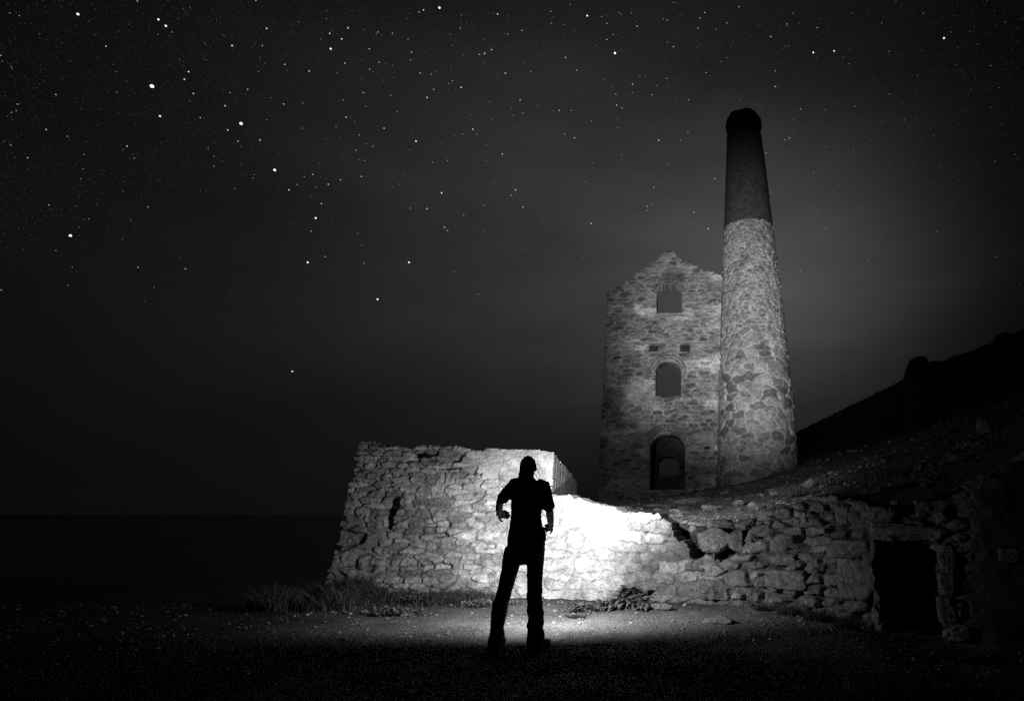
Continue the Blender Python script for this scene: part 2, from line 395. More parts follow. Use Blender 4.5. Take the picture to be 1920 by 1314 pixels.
# recess behind the doorway
def lowp(s, back_, z):
    x, y, nx_, ny_ = low_pos(np.array(s)); return (float(x - nx_ * back_), float(y - ny_ * back_), z)
rv = []; n1 = 14
prof = [(dL - .05, .10), (dL - .05, 1.7), (dR + .05, 1.7), (dR + .05, .10)]
for (s_, b_) in prof:
    for kz in range(n1 + 1):
        z_ = -.5 + (zdt + .55) * kz / n1
        bb = b_ + (.03 * math.sin(kz * 2.3 + s_) if b_ > 1 else 0)
        rv.append(lowp(s_, bb, z_))
rq = []
for pcol in range(3):
    for kz in range(n1):
        i0 = pcol * (n1 + 1) + kz; i1 = i0 + n1 + 1; rq.append((i0, i0 + 1, i1 + 1, i1))
o0 = n1; rq.append((o0, o0 + (n1 + 1), o0 + 2 * (n1 + 1), o0 + 3 * (n1 + 1)))
child_at(link('doorway_recess', new_mesh('doorway_recess', rv, rq, False, np.ones(len(rv))), M_shadestone), lw)

# ------------------------------------------------------------------ terrace and bank behind the low wall (thin-plate surface through measured points)
cps = []
for u in (1040, 1100, 1165, 1225, 1300, 1380, 1430, 1500, 1560, 1640, 1700, 1800, 1900, 2050):
    v = float(np.interp(u, [1040, 1100, 1165, 1225, 1300, 1380, 1430, 1500, 1560, 1640, 1700, 1800, 1900, 2050], [935, 944, 966, 972, 990, 1002, 990, 955, 932, 940, 945, 925, 880, 820]))
    s_, z_ = low_st(u, v); x, y, nx_, ny_ = low_pos(np.array(s_)); cps.append((float(x), float(y) + .3, z_))
for (u, v, Y) in ((1130, 942, 27), (1250, 929, 27), (1320, 926, 26.5), (1240, 948, 16), (1330, 946, 15), (1400, 945, 13.5), (1180, 955, 15), (1100, 950, 16),
                  (1430, 893, 28.5), (1497, 872, 29), (1560, 862, 26), (1640, 850, 24), (1700, 838, 22), (1780, 800, 18), (1920, 745, 15), (2050, 690, 13),
                  (1480, 915, 16), (1560, 895, 14), (1650, 890, 12), (1750, 870, 10.5), (1850, 830, 10), (1400, 918, 20), (1300, 935, 20), (1050, 948, 11.0), (1075, 946, 13.2), (1060, 950, 12.2), (1090, 944, 19), (1250, 934, 34), (1250, 936, 45), (1500, 860, 40), (1700, 815, 40), (1920, 730, 40)):
    x, y, z = atY(u, v, Y); cps.append((float(x), float(Y), float(z)))
cps = np.array(cps)
def U(r): return np.where(r > 0, r * r * np.log(r + 1e-12), 0)
A = U(np.hypot(cps[:, None, 0] - cps[None, :, 0], cps[:, None, 1] - cps[None, :, 1])) + np.eye(len(cps)) * 2.0
Pm = np.c_[np.ones(len(cps)), cps[:, :2]]
K = np.block([[A, Pm], [Pm.T, np.zeros((3, 3))]])
wgt = np.linalg.solve(K, np.r_[cps[:, 2], 0, 0, 0])
def tps(x, y):
    r = wgt[-3] + wgt[-2] * x + wgt[-1] * y
    for i in range(len(cps)): r = r + wgt[i] * U(np.hypot(x - cps[i, 0], y - cps[i, 1]))
    return r
def bank_z(x, y):
    x = np.asarray(x, float); y = np.asarray(y, float)
    rgt = sstep(1.5, 6, x)
    z = tps(x, y) + .05 * (1 + 2.0 * rgt) * fbm(x * .8, y * .8, 2, 4, .55) * sstep(6, 12, y + 2)
    return z
ni, nj = 900, 420
tt = np.linspace(0, 1, nj)[:, None]; a = np.linspace(0, 1, ni)[None, :]
yb = 9.0 + 0 * a
Yr = (tt ** 2.3)
xl0, xr0 = PB[0] - .1, 5.0
# first pass: x from row depth, start line follows the wall
ybase = 9.6; yy = None
yfar = 50.
x0 = xl0 + a * (xr0 - xl0); y0 = np.interp(x0, _fx, _fy) + .30 + .45 * sstep(-.5, -.3, x0) * sstep(.5, .3, x0)
yy = y0 + (yfar - y0) * Yr
xl = PB[0] - .1 - (yy - 9.2) * .165 * (yy > 9.2); xr = .78 * yy + 1.5
xx = xl + a * (xr - xl) * (1 - Yr ** .4) + a * (xr - xl) * Yr ** .4
xx = x0 * (1 - sstep(0, .02, Yr)) + (xl + a * (xr - xl)) * sstep(0, .02, Yr)
zz = bank_z(xx, yy)
st = masonry(xx, yy, .22, .2, 6, joint=.05, depth=.03, prot=.07, tilt=.3, rough=0, drop=.35)
sm = sstep(.0, .5, fbm(xx * .9, yy * .9, 7, 3)); farf = 1 + yy / 14
zz = zz + st[0] * sm + .025 * farf * fbm(xx * 3.2, yy * 3.2, 4, 5, .62)
zz = zz * 1.0 - 1.5 * sstep(.012, 0, a) * (yy > 14)
tone = 1 + .35 * fbm(xx * .7, yy * .5, 5, 4) + (st[1] - 1) * sm
tone = tone * (1 + 1.1 * sm * (rnd(np.floor(xx * 6), np.floor(yy * 5), 2) > .7))
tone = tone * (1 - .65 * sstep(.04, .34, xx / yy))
front_row = np.stack([xx, yy, zz], -1)
nsk = 40; fz = np.linspace(0, 1, nsk, endpoint=False)[:, None]
skirt = np.repeat(front_row[:1], nsk, 0); skirt[..., 2] = -.6 + (front_row[:1, :, 2] + .6) * fz
skirt[..., 1] += (1 - fz) * .06 + .10 * fbm(skirt[..., 0] * 3, skirt[..., 2] * 4, 2, 4, .6) * np.sin(fz * math.pi) ** .5
isd = (x0[0] > low_pos(np.array(dL))[0] - .05) & (x0[0] < low_pos(np.array(dR))[0] + .25)
allv = np.concatenate([skirt, front_row], 0); tone = np.concatenate([np.repeat(tone[:1] * .18, nsk, 0), tone], 0)  # shadow in the wall gap painted into the skirt's earth tone
idx = np.arange(ni * (nj + nsk)).reshape(nj + nsk, ni)
q = np.stack([idx[:-1, :-1], idx[:-1, 1:], idx[1:, 1:], idx[1:, :-1]], -1)
keep = np.ones(q.shape[:2], bool); keep[:nsk - 2][:, isd[:-1]] = False
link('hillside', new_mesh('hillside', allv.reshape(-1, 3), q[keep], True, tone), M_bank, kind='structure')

# far hill, its skyline measured from the photograph, at about ninety metres
sk_u = [1300, 1420, 1497, 1530, 1560, 1590, 1620, 1655, 1693, 1699, 1705, 1716, 1737, 1740, 1752, 1772, 1790, 1810, 1838, 1858, 1868, 1885, 1900, 1920, 2000, 2200, 2600]
sk_v = [900, 840, 808, 792, 777, 762, 747, 730, 711, 690, 676, 668, 667, 676, 676, 675, 665, 661, 650, 642, 628, 622, 626, 615, 590, 540, 480]
ns_, nr = 700, 160
u_ = np.linspace(1300, 2600, ns_)[None, :]; r_ = np.linspace(0, 1, nr)[:, None]
v_ = np.interp(u_, sk_u, sk_v) + 1.2 * vnoise(u_ / 5., u_ * 0, 2)
D = 90.; a_, b_, c_ = ray(u_, v_); zr = CAMZ + c_ / b_ * D; xdir = a_ / b_
dist = 34 + (D - 34) * r_; dist2 = np.where(r_ > .93, D + (r_ - .93) * 900, 34 + (D - 34) * r_ / .93)
bz = bank_z(xdir * 34, np.full_like(xdir, 34.)) - 1.2
prof_ = np.clip(r_ / .93, 0, 1) ** 1.25
zz = bz + (zr - bz) * prof_; zz = np.where(r_ > .93, zr - (r_ - .93) * 500, zz)
hx = xdir * dist2; hy = dist2 + 0 * xdir
zz = zz + (1.1 * fbm(hx * .12, hy * .12, 3, 5, .55) - .35 * zz * .05) * sstep(0, .15, r_) * sstep(.92, .75, r_)
idx = np.arange(ns_ * nr).reshape(nr, ns_)
q = np.stack([idx[:-1, :-1], idx[:-1, 1:], idx[1:, 1:], idx[1:, :-1]], -1)
link('hill', new_mesh('hill', np.stack([hx, hy, zz], -1).reshape(-1, 3), q, True), M_hill, kind='structure')

# ------------------------------------------------------------------ engine house
RA = math.radians(3.0)
hd = np.array([math.cos(RA), -math.sin(RA)]); hn = np.array([-math.sin(RA), -math.cos(RA)]); HO = np.array([0., 30.])
def fac(u, v, off=0.):
    """photo point on the facade plane -> (along, height)"""
    a, b, c = ray(u, v); p0 = HO - hn * off
    k = (p0[0] * hn[0] + p0[1] * hn[1]) / (a * hn[0] + b * hn[1])
    x, y, z = a * k, b * k, CAMZ + c * k
    return (x - p0[0]) * hd[0] + (y - p0[1]) * hd[1], z
house = empty('engine_house', (0, 30, 2.1), label='roofless gabled stone engine house with arched door and two arched windows', category='mine building')
def arch_mask(S, T, l, r, bot, spring, topz):
    """opening with straight jambs and a round or flattened head"""
    c = (l + r) / 2; hw = (r - l) / 2; hh = topz - spring
    rect = (S > l) & (S < r) & (T > bot) & (T < spring)
    head = (((S - c) / hw) ** 2 + ((T - spring) / max(hh, 1e-3)) ** 2 < 1) & (T >= spring)
    return rect | head
def opening(u0, u1, vb, vs, vt, off=0.):
    l = fac(u0, (vb + vs) / 2, off)[0]; r = fac(u1, (vb + vs) / 2, off)[0]; um = (u0 + u1) / 2
    return float(l), float(r), float(fac(um, vb, off)[1]), float(fac(um, vs, off)[1]), float(fac(um, vt, off)[1])
O_door = opening(1216.5, 1283.5, 919, 842, 815); O_mid = opening(1228.5, 1276, 743, 697, 679); O_top = opening(1231, 1277.5, 589, 546, 533)
AL = float(fac(1121, 900)[0]); AL2 = float(fac(1138, 552)[0]); AR = 2.35
S = np.arange(AL - .3, AR + .05, .042); T = np.arange(1.3, 17.2, .042); SS, TT = np.meshgrid(S, T)
H1, t1, top1, cx1, cy1 = masonry(SS, TT, .62, .24, 3, joint=.055, depth=.05, prot=.05, tilt=.10, missing=.03, rough=.02, warp=.2, p=4.5)
H2, t2, top2, cx2, cy2 = masonry(SS + 70, TT, .50, .115, 6, joint=.035, depth=.05, prot=.045, tilt=.12, missing=.06, rough=.02, p=5)
pk = sstep(-.15, .15, fbm(SS * .35 + 4, TT * .4, 2, 3) + .25 * (TT > 10.5))
Hh = H1 * (1 - pk) + H2 * pk; tn = t1 * (1 - pk) + t2 * pk; tp = top1 * (1 - pk) + top2 * pk
tn = (.55 + 1.2 * (tn - .78)) * tp + 1.2 * (1 - tp); tn = np.maximum(tn, .12)                    # pale lime mortar between darker stones
pale = sstep(.05, .45, fbm(SS * .45, TT * .9, 6, 3)); tn = tn * (.8 + .55 * pale) + .25 * pale
dk = rnd(np.floor(cx1 * 9), np.floor(cy1 * 9), 5) > .86; tn = np.where(dk & (tp > .6), tn * .5, tn)
# brick arch rings: radial joints, darker brick
def ring(o, w, n, dark, layers=2):
    global Hh, tn
    l, r, bot, spring, topz = o; c = (l + r) / 2; hw = (r - l) / 2; hh = topz - spring
    dx = SS - c; dz = (TT - spring) * hw / max(hh, .2) if hh < hw * .7 else (TT - spring)
    rr = np.hypot(dx, dz); an = np.arctan2(dz, dx)
    inr = (rr > hw) & (rr < hw + w) & (TT > spring - .05)
    k = (rr - hw) / (w / layers); an2 = an * n / math.pi + np.floor(k) * .5
    j = np.minimum(np.abs(an2 - np.round(an2)) * 2, 1); j2 = np.abs(k - np.round(k)) * 2
    br = sstep(.12, .3, j) * sstep(.10, .25, j2)
    Hh = np.where(inr, .03 * br, Hh); tn = np.where(inr, dark * .85 * br + 1.3 * (1 - br), tn)
tn = tn * (1 + .5 * fbm(SS * 6, TT * 14, 3, 3, .7)); Hh = Hh + .03 * fbm(SS * 4, TT * 9, 5, 3, .6)
ring(O_door, .42, 34, .45, 3); ring(O_mid, .34, 26, .42, 2); ring(O_top, .3, 24, .35, 1)
sk = sstep(.5, .15, np.hypot((SS - (O_top[0] + O_top[1]) / 2 - .2) / 2.0, (TT - O_top[4] - .45) / 1.0)); tn = tn * (1 - .5 * sk)
lft = sstep(AL + 1.6, AL, SS) * sstep(9, 12, TT); tn = tn * (1 - .45 * lft * (.6 + .6 * fbm(SS * 1.5, TT * 2, 3, 2)))
for (u0, v0, u1, v1) in ((1216, 646, 1233, 658), (1275, 645, 1293, 658)):
    a0, z1 = fac(u0, v0); a1, z0 = fac(u1, v1)
    ins = (SS > a0) & (SS < a1) & (TT > z0) & (TT < z1); Hh = np.where(ins, -.30, Hh); tn = np.where(ins, .10, tn)  # putlog holes, with the shade inside them painted into the tone
# gable outline
go_u = [1120, 1138, 1150, 1180, 1205, 1228, 1240, 1248, 1262, 1268, 1290, 1320, 1352, 1420]
go_v = [552, 552, 543, 523, 505, 489, 476, 472, 472, 479, 492, 506, 517, 560]
ga = []; gz = []
for u, v in zip(go_u, go_v):
    p, z = fac(u, v); ga.append(float(p)); gz.append(float(z))
qs = SS + (cx2 - 70 - SS) * .3; qt = TT + (cy2 - TT) * .3
lim = np.interp(TT, [2, 13.5], [AL, AL2])
mask = (qt < np.interp(qs, ga, gz)) & (SS > lim + .02 * fbm(SS * 0, TT * 3, 1, 2))
hole = arch_mask(SS, TT, *O_door) | arch_mask(SS, TT, *O_mid) | arch_mask(SS, TT, *O_top)
mask = (mask & ~hole)[:-1, :-1]
def hpos(S, T, d): return np.stack([HO[0] + hd[0] * S + hn[0] * d, HO[1] + hd[1] * S + hn[1] * d, T + 0 * S], -1)
child_at(link('front_wall', slab_mesh('front_wall', hpos(SS, TT, Hh), hpos(SS, TT, -.85 + .03 * fbm(SS * 2, TT * 2, 1, 3)), mask, tn), M_house), house)
DEP = 8.0
# side walls
for a_in, nm in ((AL + .02, 'side_wall'), (AR - .9, 'side_wall')):
    Sd = np.arange(.86, DEP, .10); Td = np.arange(1.3, 13.9, .10); S2, T2 = np.meshgrid(Sd, Td)
    Hs, ts, tp_, *_r = masonry(S2, T2, .55, .26, 4, joint=.07, depth=.05, prot=.05, rough=.02)
    sgn = -1 if a_in < 0 else 1
    base = a_in if a_in < 0 else AR
    def spos(off): return np.stack([HO[0] + hd[0] * (base + off) - hn[0] * S2, HO[1] + hd[1] * (base + off) - hn[1] * S2, T2], -1)
    outer = spos(sgn * Hs); inner = spos(-sgn * (.85 + 0 * S2)) if True else None
    topz = 13.3 + .25 * fbm(S2 * .8, T2 * 0, 3, 3)
    mk = (T2 < topz)[:-1, :-1]
    if sgn > 0: me = slab_mesh(nm, outer, inner, mk, ts)
    else: me = slab_mesh(nm, outer[:, ::-1], inner[:, ::-1], mk[:, ::-1], ts[:, ::-1])
    child_at(link(nm, me, M_house), house)
# rear wall with its own openings
def rear(u0, u1, vb, vs, vt): return opening(u0, u1, vb, vs, vt, DEP)
R_door = rear(1231.5, 1273, 893.5, 872, 857.5); R_mid = rear(1212, 1292, 790, 600, 560)
S = np.arange(AL, AR, .06); T = np.arange(1.3, 16.2, .06); SS, TT = np.meshgrid(S, T)
Hh, tn, tp, cx, cy = masonry(SS, TT, .5, .24, 2, joint=.06, depth=.05, prot=.06, rough=.02)
gt = 13.2 - np.maximum(0, np.abs(SS + .9) - .2) * .0
mask = TT < 11.6 + .5 * fbm(SS * .7, TT * 0, 5, 3)
rd = arch_mask(SS, TT, *R_door); tiltb = TT > R_door[2] + (SS - R_door[0]) * .10 - .06
mask = mask & ~(rd & tiltb) & ~arch_mask(SS, TT, *R_mid)
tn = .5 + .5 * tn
child_at(link('rear_wall', slab_mesh('rear_wall', hpos(SS, TT, -DEP + Hh), hpos(SS, TT, -DEP - .9 + 0 * SS), mask[:-1, :-1], tn), M_shadestone), house)
def box_mesh(name, c, half, rot=0., jit=0., seed=0, div=6):
    """a worn squared block or beam"""
    rs = np.random.RandomState(seed); V = []; Q = []
    for axis in range(3):
        for sgn in (-1, 1):
            g = np.linspace(-1, 1, div + 1); A_, B_ = np.meshgrid(g, g); P = np.zeros(A_.shape + (3,))
            P[..., axis] = sgn; P[..., (axis + 1) % 3] = A_; P[..., (axis + 2) % 3] = B_
            b0 = len(V) and sum(len(x) for x in V); V.append(P.reshape(-1, 3)); n = div + 1
            for j in range(div):
                for i in range(div):
                    f = [b0 + j * n + i, b0 + j * n + i + 1, b0 + (j + 1) * n + i + 1, b0 + (j + 1) * n + i]
                    Q.append(f if sgn > 0 else f[::-1])
    V = np.concatenate(V) * np.array(half)
    s = 1 / max(half)
    V = V + jit * np.stack([fbm(V[:, 1] * s * 2 + 5 + seed, V[:, 2] * s * 2 + V[:, 0] * s, k, 3) for k in range(3)], -1)
    cr, sr = math.cos(rot), math.sin(rot); V = np.stack([V[:, 0] * cr - V[:, 1] * sr, V[:, 0] * sr + V[:, 1] * cr, V[:, 2]], -1) + np.array(c)
    return new_mesh(name, V, Q, False, np.ones(len(V)))
a0, z0 = fac(1203, 643.5); a1, z1 = fac(1335, 643.5); pc = hpos(np.array((a0 + a1) / 2), np.array(float(z0)), .0)
child_at(link('stone_ledge', box_mesh('stone_ledge', pc, ((a1 - a0) / 2, .10, .045), -RA, .01, 3, 10), M_house), house)
a0, z0 = fac(1227, 590.5); a1, z1 = fac(1281, 590.5); pc = hpos(np.array((a0 + a1) / 2), np.array(float(z0)), -.2)
child_at(link('window_sill', box_mesh('window_sill', pc, ((a1 - a0) / 2, .32, .055), -RA, .008, 4, 8), M_house), house)
a0, z0 = fac(1227, 744.5); a1, z1 = fac(1277, 744.5); pc = hpos(np.array((a0 + a1) / 2), np.array(float(z0)), -.3)
child_at(link('window_sill', box_mesh('window_sill', pc, ((a1 - a0) / 2, .30, .05), -RA, .008, 5, 8), M_shadestone), house)

# ------------------------------------------------------------------ chimney
CY = 29.7
def chim_axis(v, ul, ur):
    """centre and radius from the two silhouette edges at photo row v"""
    u = (ul + ur) / 2; x, y, z = atY(u, v, CY); dep = CY * cp + (float(z) - CAMZ) * sp
    r = (ur - ul) / 2 / F * dep; r = r / math.sqrt(1 + (u - PX) ** 2 / F ** 2) * (1 - .5 * (r / CY) ** 2)
    return float(z), float(x), r
rows = [chim_axis(*q) for q in ((905, 1342, 1500), (860, 1345, 1496), (760, 1347, 1487), (640, 1350.5, 1474.5), (520, 1353.5, 1462), (430, 1356.5, 1450), (330, 1360, 1438), (250, 1362.5, 1427), (216, 1363, 1423))]
rows = np.array(rows)
ztopc = CAMZ + CY * float(ray(1394, 203)[2] / ray(1394, 203)[1]) - .72
zj = CAMZ + CY * float(ray(1405, 431)[2] / ray(1405, 431)[1])
def cax(z):
    return np.interp(z, rows[:, 0], rows[:, 1]), np.interp(z, rows[:, 0], rows[:, 2])
stack = empty('chimney_stack', (float(rows[0, 1]), CY, 2), label='tall round tapering chimney of pale stone with a dark brick top', category='chimney')
def shaft(name, z0, z1, dz, nth, mat, kind):
    th_ = np.linspace(0, 2 * math.pi, nth + 1); T = np.arange(z0, z1 + dz * .5, dz)
    TH, TT = np.meshgrid(th_, T); SS = TH * 2.1
    X, Rr = cax(TT)
    if kind == 'stone':
        H1, t1, tp1, *_ = masonry(SS, TT, .78, .36, 1, joint=.042, depth=.06, prot=.05, tilt=.09, missing=.02, warp=.5, p=2.6, rough=.02, drop=.3)
        H2, t2, tp2, *_ = masonry(SS + 90, TT, .42, .16, 4, joint=.045, depth=.05, prot=.05, tilt=.12, missing=.05, warp=.3, rough=.02, p=3)
        pk = sstep(-.1, .1, fbm(SS * .5, TT * .35 + 8, 5, 3) + np.interp(TT, [2, 8, 12, 18], [-.35, -.3, .05, .5]))
        H = H1 * (1 - pk) + H2 * pk; tp = tp1 * (1 - pk) + tp2 * pk; t = t1 * (1 - pk) + t2 * pk
        t = np.maximum((.60 + 1.0 * (t - .78)) * tp + 1.36 * (1 - tp), .12)
    else:
        k = TT / .085; row = np.floor(k); br = sstep(.08, .2, np.abs(k - row - .5) * -1 + .5)
        kk = SS / .24 + row * .5; br = br * sstep(.04, .1, .5 - np.abs(kk - np.floor(kk) - .5))
        H = .012 * br + .015 * fbm(SS * 3, TT * 4, 2, 3); t = .75 + .5 * rnd(np.floor(kk), row, 3)
        H = H - .03
    t = t * (1 + .4 * fbm(SS * 6, TT * 12, 3, 3, .7))
    w = sstep(0, .25, TH) * sstep(2 * math.pi, 2 * math.pi - .25, TH); H = H * w     # seam at the back
    rr = Rr + H
    P = np.stack([X + rr * np.sin(TH), CY + rr * np.cos(TH), TT], -1); Pi = np.stack([X + (Rr - .45) * np.sin(TH), CY + (Rr - .45) * np.cos(TH), TT], -1)
    mk = np.ones((P.shape[0] - 1, P.shape[1] - 1), bool)
    return child_at(link(name, slab_mesh(name, P[:, ::-1], Pi[:, ::-1], mk, t[:, ::-1]), mat), stack)
zcap = float(chim_axis(246, 1362.5, 1427)[0])
shaft('stone_shaft', 1.6, zj, .045, 300, M_house, 'stone')
shaft('brick_shaft', zj, zcap, .03, 220, M_brick, 'brick')
# rounded, corbelled cap
pr = [(0, .0), (.12, .01), (.22, .035), (.34, .055), (.7, .06), (1.05, .05), (1.25, .02), (1.5, -.02), (1.75, -.07), (1.95, -.12), (2.0, -.22)]
hc = (ztopc - zcap) / 2.0; nth = 128; V = []; 
xc, rc = cax(np.array(zcap)); xc, rc = float(xc), float(rc)
for (dz_, dr) in pr + [(2.0, -.45), (0, -.45)]:
    for i in range(nth):
        an = 2 * math.pi * i / nth; rj = rc + dr + .015 * math.sin(an * 7 + dz_ * 5) + .012 * math.sin(an * 17)
        V.append((xc + rj * math.sin(an), CY + rj * math.cos(an), zcap + dz_ * hc + (.05 * math.sin(an * 5) if dz_ >= 1.95 else 0)))
Q = [(j * nth + i, j * nth + (i + 1) % nth, (j + 1) * nth + (i + 1) % nth, (j + 1) * nth + i) for j in range(len(pr) + 1) for i in range(nth)]
Q = [q[::-1] for q in Q]
child_at(link('chimney_cap', new_mesh('chimney_cap', V, Q, True, np.ones(len(V))), M_brick), stack)

# ------------------------------------------------------------------ loose boulders and stones, each its own thing
def ico(n=4):
    import bmesh
    bm = bmesh.new(); bmesh.ops.create_icosphere(bm, subdivisions=n, radius=1)
    V = np.array([v.co[:] for v in bm.verts]); Fc = np.array([[v.index for v in f.verts] for f in bm.faces]); bm.free()
    return V, Fc
IV, IF = ico(5); IVs, IFs = ico(1)
def rock_mesh(name, size, seed, block=0.):
    rs = np.random.RandomState(seed)
    nrm = rs.randn(16, 3); nrm /= np.linalg.norm(nrm, axis=1)[:, None]; offs = .48 + .26 * rs.rand(16)
    if block: nrm = np.concatenate([nrm, np.array([(1, 0, .05), (-1, 0, 0), (0, 0, 1), (0, 0, -1), (0, -1, 0), (0, 1, 0)])]); offs = np.r_[offs + .16, .52 + .14 * rs.rand(6)]
    V = IV.copy(); r = np.full(len(V), 1.0)
    for n_, o_ in zip(nrm, offs):
        d = V @ n_; r = np.where(d > .05, np.minimum(r, o_ / np.maximum(d, .05)), r)
    nn = fbm(V[:, 0] * 2.2 + seed, V[:, 1] * 2.2 + V[:, 2] * 1.7, seed, 4, .6) * .10 + fbm(V[:, 2] * 7 + seed, V[:, 1] * 6 + V[:, 0] * 5, seed + 1, 5, .7) * .10
    nn = nn - .07 * np.abs(fbm(V[:, 0] * 3 + V[:, 2] * 2, V[:, 1] * 3 - V[:, 2] * 4 + seed, seed + 3, 3))
    V = V * (r * (1 + nn))[:, None]
    V = V / np.abs(V).max(0) * np.array(size)
    return new_mesh(name, V, np.zeros((0, 4), int), True, None, IF)
def rock(u, v, wpx, hpx, Y, seed, label, block=0., rot=0., tiltx=0., deep=None, name='boulder', mat=None, grp=None):
    """rock centred at a photo point, at distance Y"""
    x, y, z = atY(u, v, Y); d = Y * cp + (float(z) - CAMZ) * sp; k = d / F
    sx, sz = wpx * k / 2, hpx * k / 2; sy = deep if deep else (sx + sz) / 2
    o = link(name, rock_mesh(name, (sx, sy, sz), seed, block), mat or M_rock, label=label, category='rock')
    o.location = (float(x), Y + sy * .3, float(z)); o.rotation_euler = (tiltx, 0, rot)
    if grp: o['group'] = grp
    return o
def wy(u, v=1050): 
    s_, z_ = low_st(u, v); x, y, *_ = low_pos(np.array(s_)); return float(y)
rock(1340, 1018, 58, 56, wy(1340) - .02, 3, 'bright angular boulder fallen into the broken gap of the low wall', 0, .3, .1, mat=M_palerock)
rock(1300, 990, 17, 16, wy(1300) + .22, 8, 'small pale stone lodged high in the dark gap of the low wall')
rock(1378, 1012, 34, 48, wy(1378) + .02, 5, 'narrow upright boulder just right of the bright angular boulder', 0, .5)
rock(1412, 1020, 44, 46, wy(1412) + .05, 9, 'broad grey boulder between the narrow upright boulder and the rubble', 0, -.3)
rock(1300, 1062, 40, 16, wy(1305) + .0, 12, 'flat wedge stone below the tip of the dark gap', 1)
rock(1352, 984, 50, 22, wy(1352) + .30, 53, 'low grey boulder on the slope edge over the bright angular boulder', .3, .2)
rock(1400, 985, 44, 24, wy(1400) + .28, 55, 'grey boulder on the slope edge left of the pale pointed boulder', 0, .2)
rock(1338, 1104, 66, 38, wy(1338) + .03, 14, 'large squared block near the foot of the low wall', 1, .28, deep=.2)
rock(1440, 972, 42, 46, wy(1440) + .12, 17, 'pale pointed boulder standing at the top of the bank above the wall', mat=M_palerock)
rock(1473, 968, 46, 28, wy(1473) + .12, 19, 'grey boulder touching the right side of the pale pointed boulder')
rock(1560, 935, 84, 26, wy(1560) + .12, 21, 'long flat boulder lying on top of the rubble wall', 0, -.3)
rock(1515, 972, 34, 34, wy(1515), 23, 'rounded boulder under the left end of the long flat boulder')
rock(1583, 965, 26, 38, wy(1583) + .02, 25, 'upright stone under the right end of the long flat boulder', .5, -.5)
rock(1612, 962, 26, 34, wy(1612) + .05, 28, 'small upright stone left of the pale pebble above the doorway')
rock(1677, 943, 16, 12, wy(1677) + .15, 31, 'small pale stone lying above the doorway lintel')
rock(1610, 1086, 74, 80, wy(1612) + .03, 33, 'largest broad slab in the wall beside the doorway', .6, -.55, deep=.12)
rock(1598, 1028, 84, 34, wy(1598), 35, 'long dark stone resting over the broad slab by the doorway', .7, -.5)
rock(1618, 1134, 34, 24, wy(1618) - .06, 37, 'pale rounded stone at the left foot of the doorway')
rock(1644, 1150, 20, 40, wy(1644) - .08, 39, 'narrow stone against the lower left edge of the doorway')
rock(1478, 1085, 84, 36, wy(1478) - .0, 41, 'long stone in the rubble left of the broad slab', .6, -.4)
rock(1432, 1090, 40, 22, wy(1432), 43, 'small block in the rubble right of the large squared block', .8)
rock(1470, 1050, 50, 18, wy(1470), 45, 'flat ledge stone halfway up the rubble wall', .8, -.3)
rock(1530, 1060, 42, 32, wy(1530), 47, 'dark knobbly stone in the middle of the rubble wall', 0, -.3)
lint = rock(1705, 995, 150, 26, wy(1705) - .02, 51, 'long dark lintel stone bridging the black doorway', 1., -.42, deep=.16, name='lintel_stone')
lint['category'] = 'lintel'; lint.rotation_euler = (0, math.radians(5), -.42)
for i, (u, v, w_, h_) in enumerate(((1776, 1045, 30, 46), (1778, 1095, 32, 44), (1776, 1145, 34, 48), (1800, 1182, 34, 24), (1893, 1040, 40, 26))):
    rock(u, v, w_, h_, wy(u, 1080) - .03, 60 + i, ('topmost stone of the right jamb of the doorway', 'second stone down the right jamb of the doorway', 'third stone down the right jamb of the doorway',
         'stone at the right foot of the doorway', 'lone stone in the dark bank right of the doorway')[i], .4, -.3)
rock(1350, 1166, 68, 26, float(atZ(1350, 1172)[1]), 71, 'flat pale stone lying on the gravel path', mat=M_palerock)
rock(1243, 1138, 46, 15, float(atZ(1243, 1142, .03)[1]), 73, 'low flat stone at the foot of the wall beside the leafy plants')
rock(1385, 942, 26, 17, 13.2, 75, 'small rounded boulder on the slope before the chimney foot')
rock(1290, 941, 70, 17, 16.5, 77, 'low pale rock outcrop on the slope in front of the door', tiltx=.1)
rock(1230, 947, 60, 10, 15.0, 79, 'thin rock outcrop left of the slope in front of the door')
for i, (u, v, w_, h_, Y) in enumerate(((1330, 952, 34, 14, 12.5), (1265, 958, 26, 9, 11.5), (1420, 950, 40, 20, 11.5), (1360, 925, 30, 11, 20), (1455, 925, 46, 20, 14.5), (1520, 905, 44, 20, 13.5))):
    rock(u, v, w_, h_, Y, 110 + i, ('low grey rock between the broken gap and the engine house door', 'small flat rock on the slope left of the broken gap', 'grey rock just above and left of the pale pointed boulder',
         'low rock near the foot of the chimney left side', 'dim rock on the slope above the pale pointed boulder', 'dim rock on the slope above the long flat boulder')[i], 0, .3 * i)
for i, (u, v, w_, h_, Y) in enumerate(((1850, 800, 34, 40, 11.5), (1900, 870, 60, 30, 9.5), (1745, 905, 30, 16, 10.5))):
    rock(u, v, w_, h_, Y, 90 + i, ('dim upright rock high on the right bank', 'dim rock at the right edge of the bank', 'dim low rock on the bank above the doorway')[i])

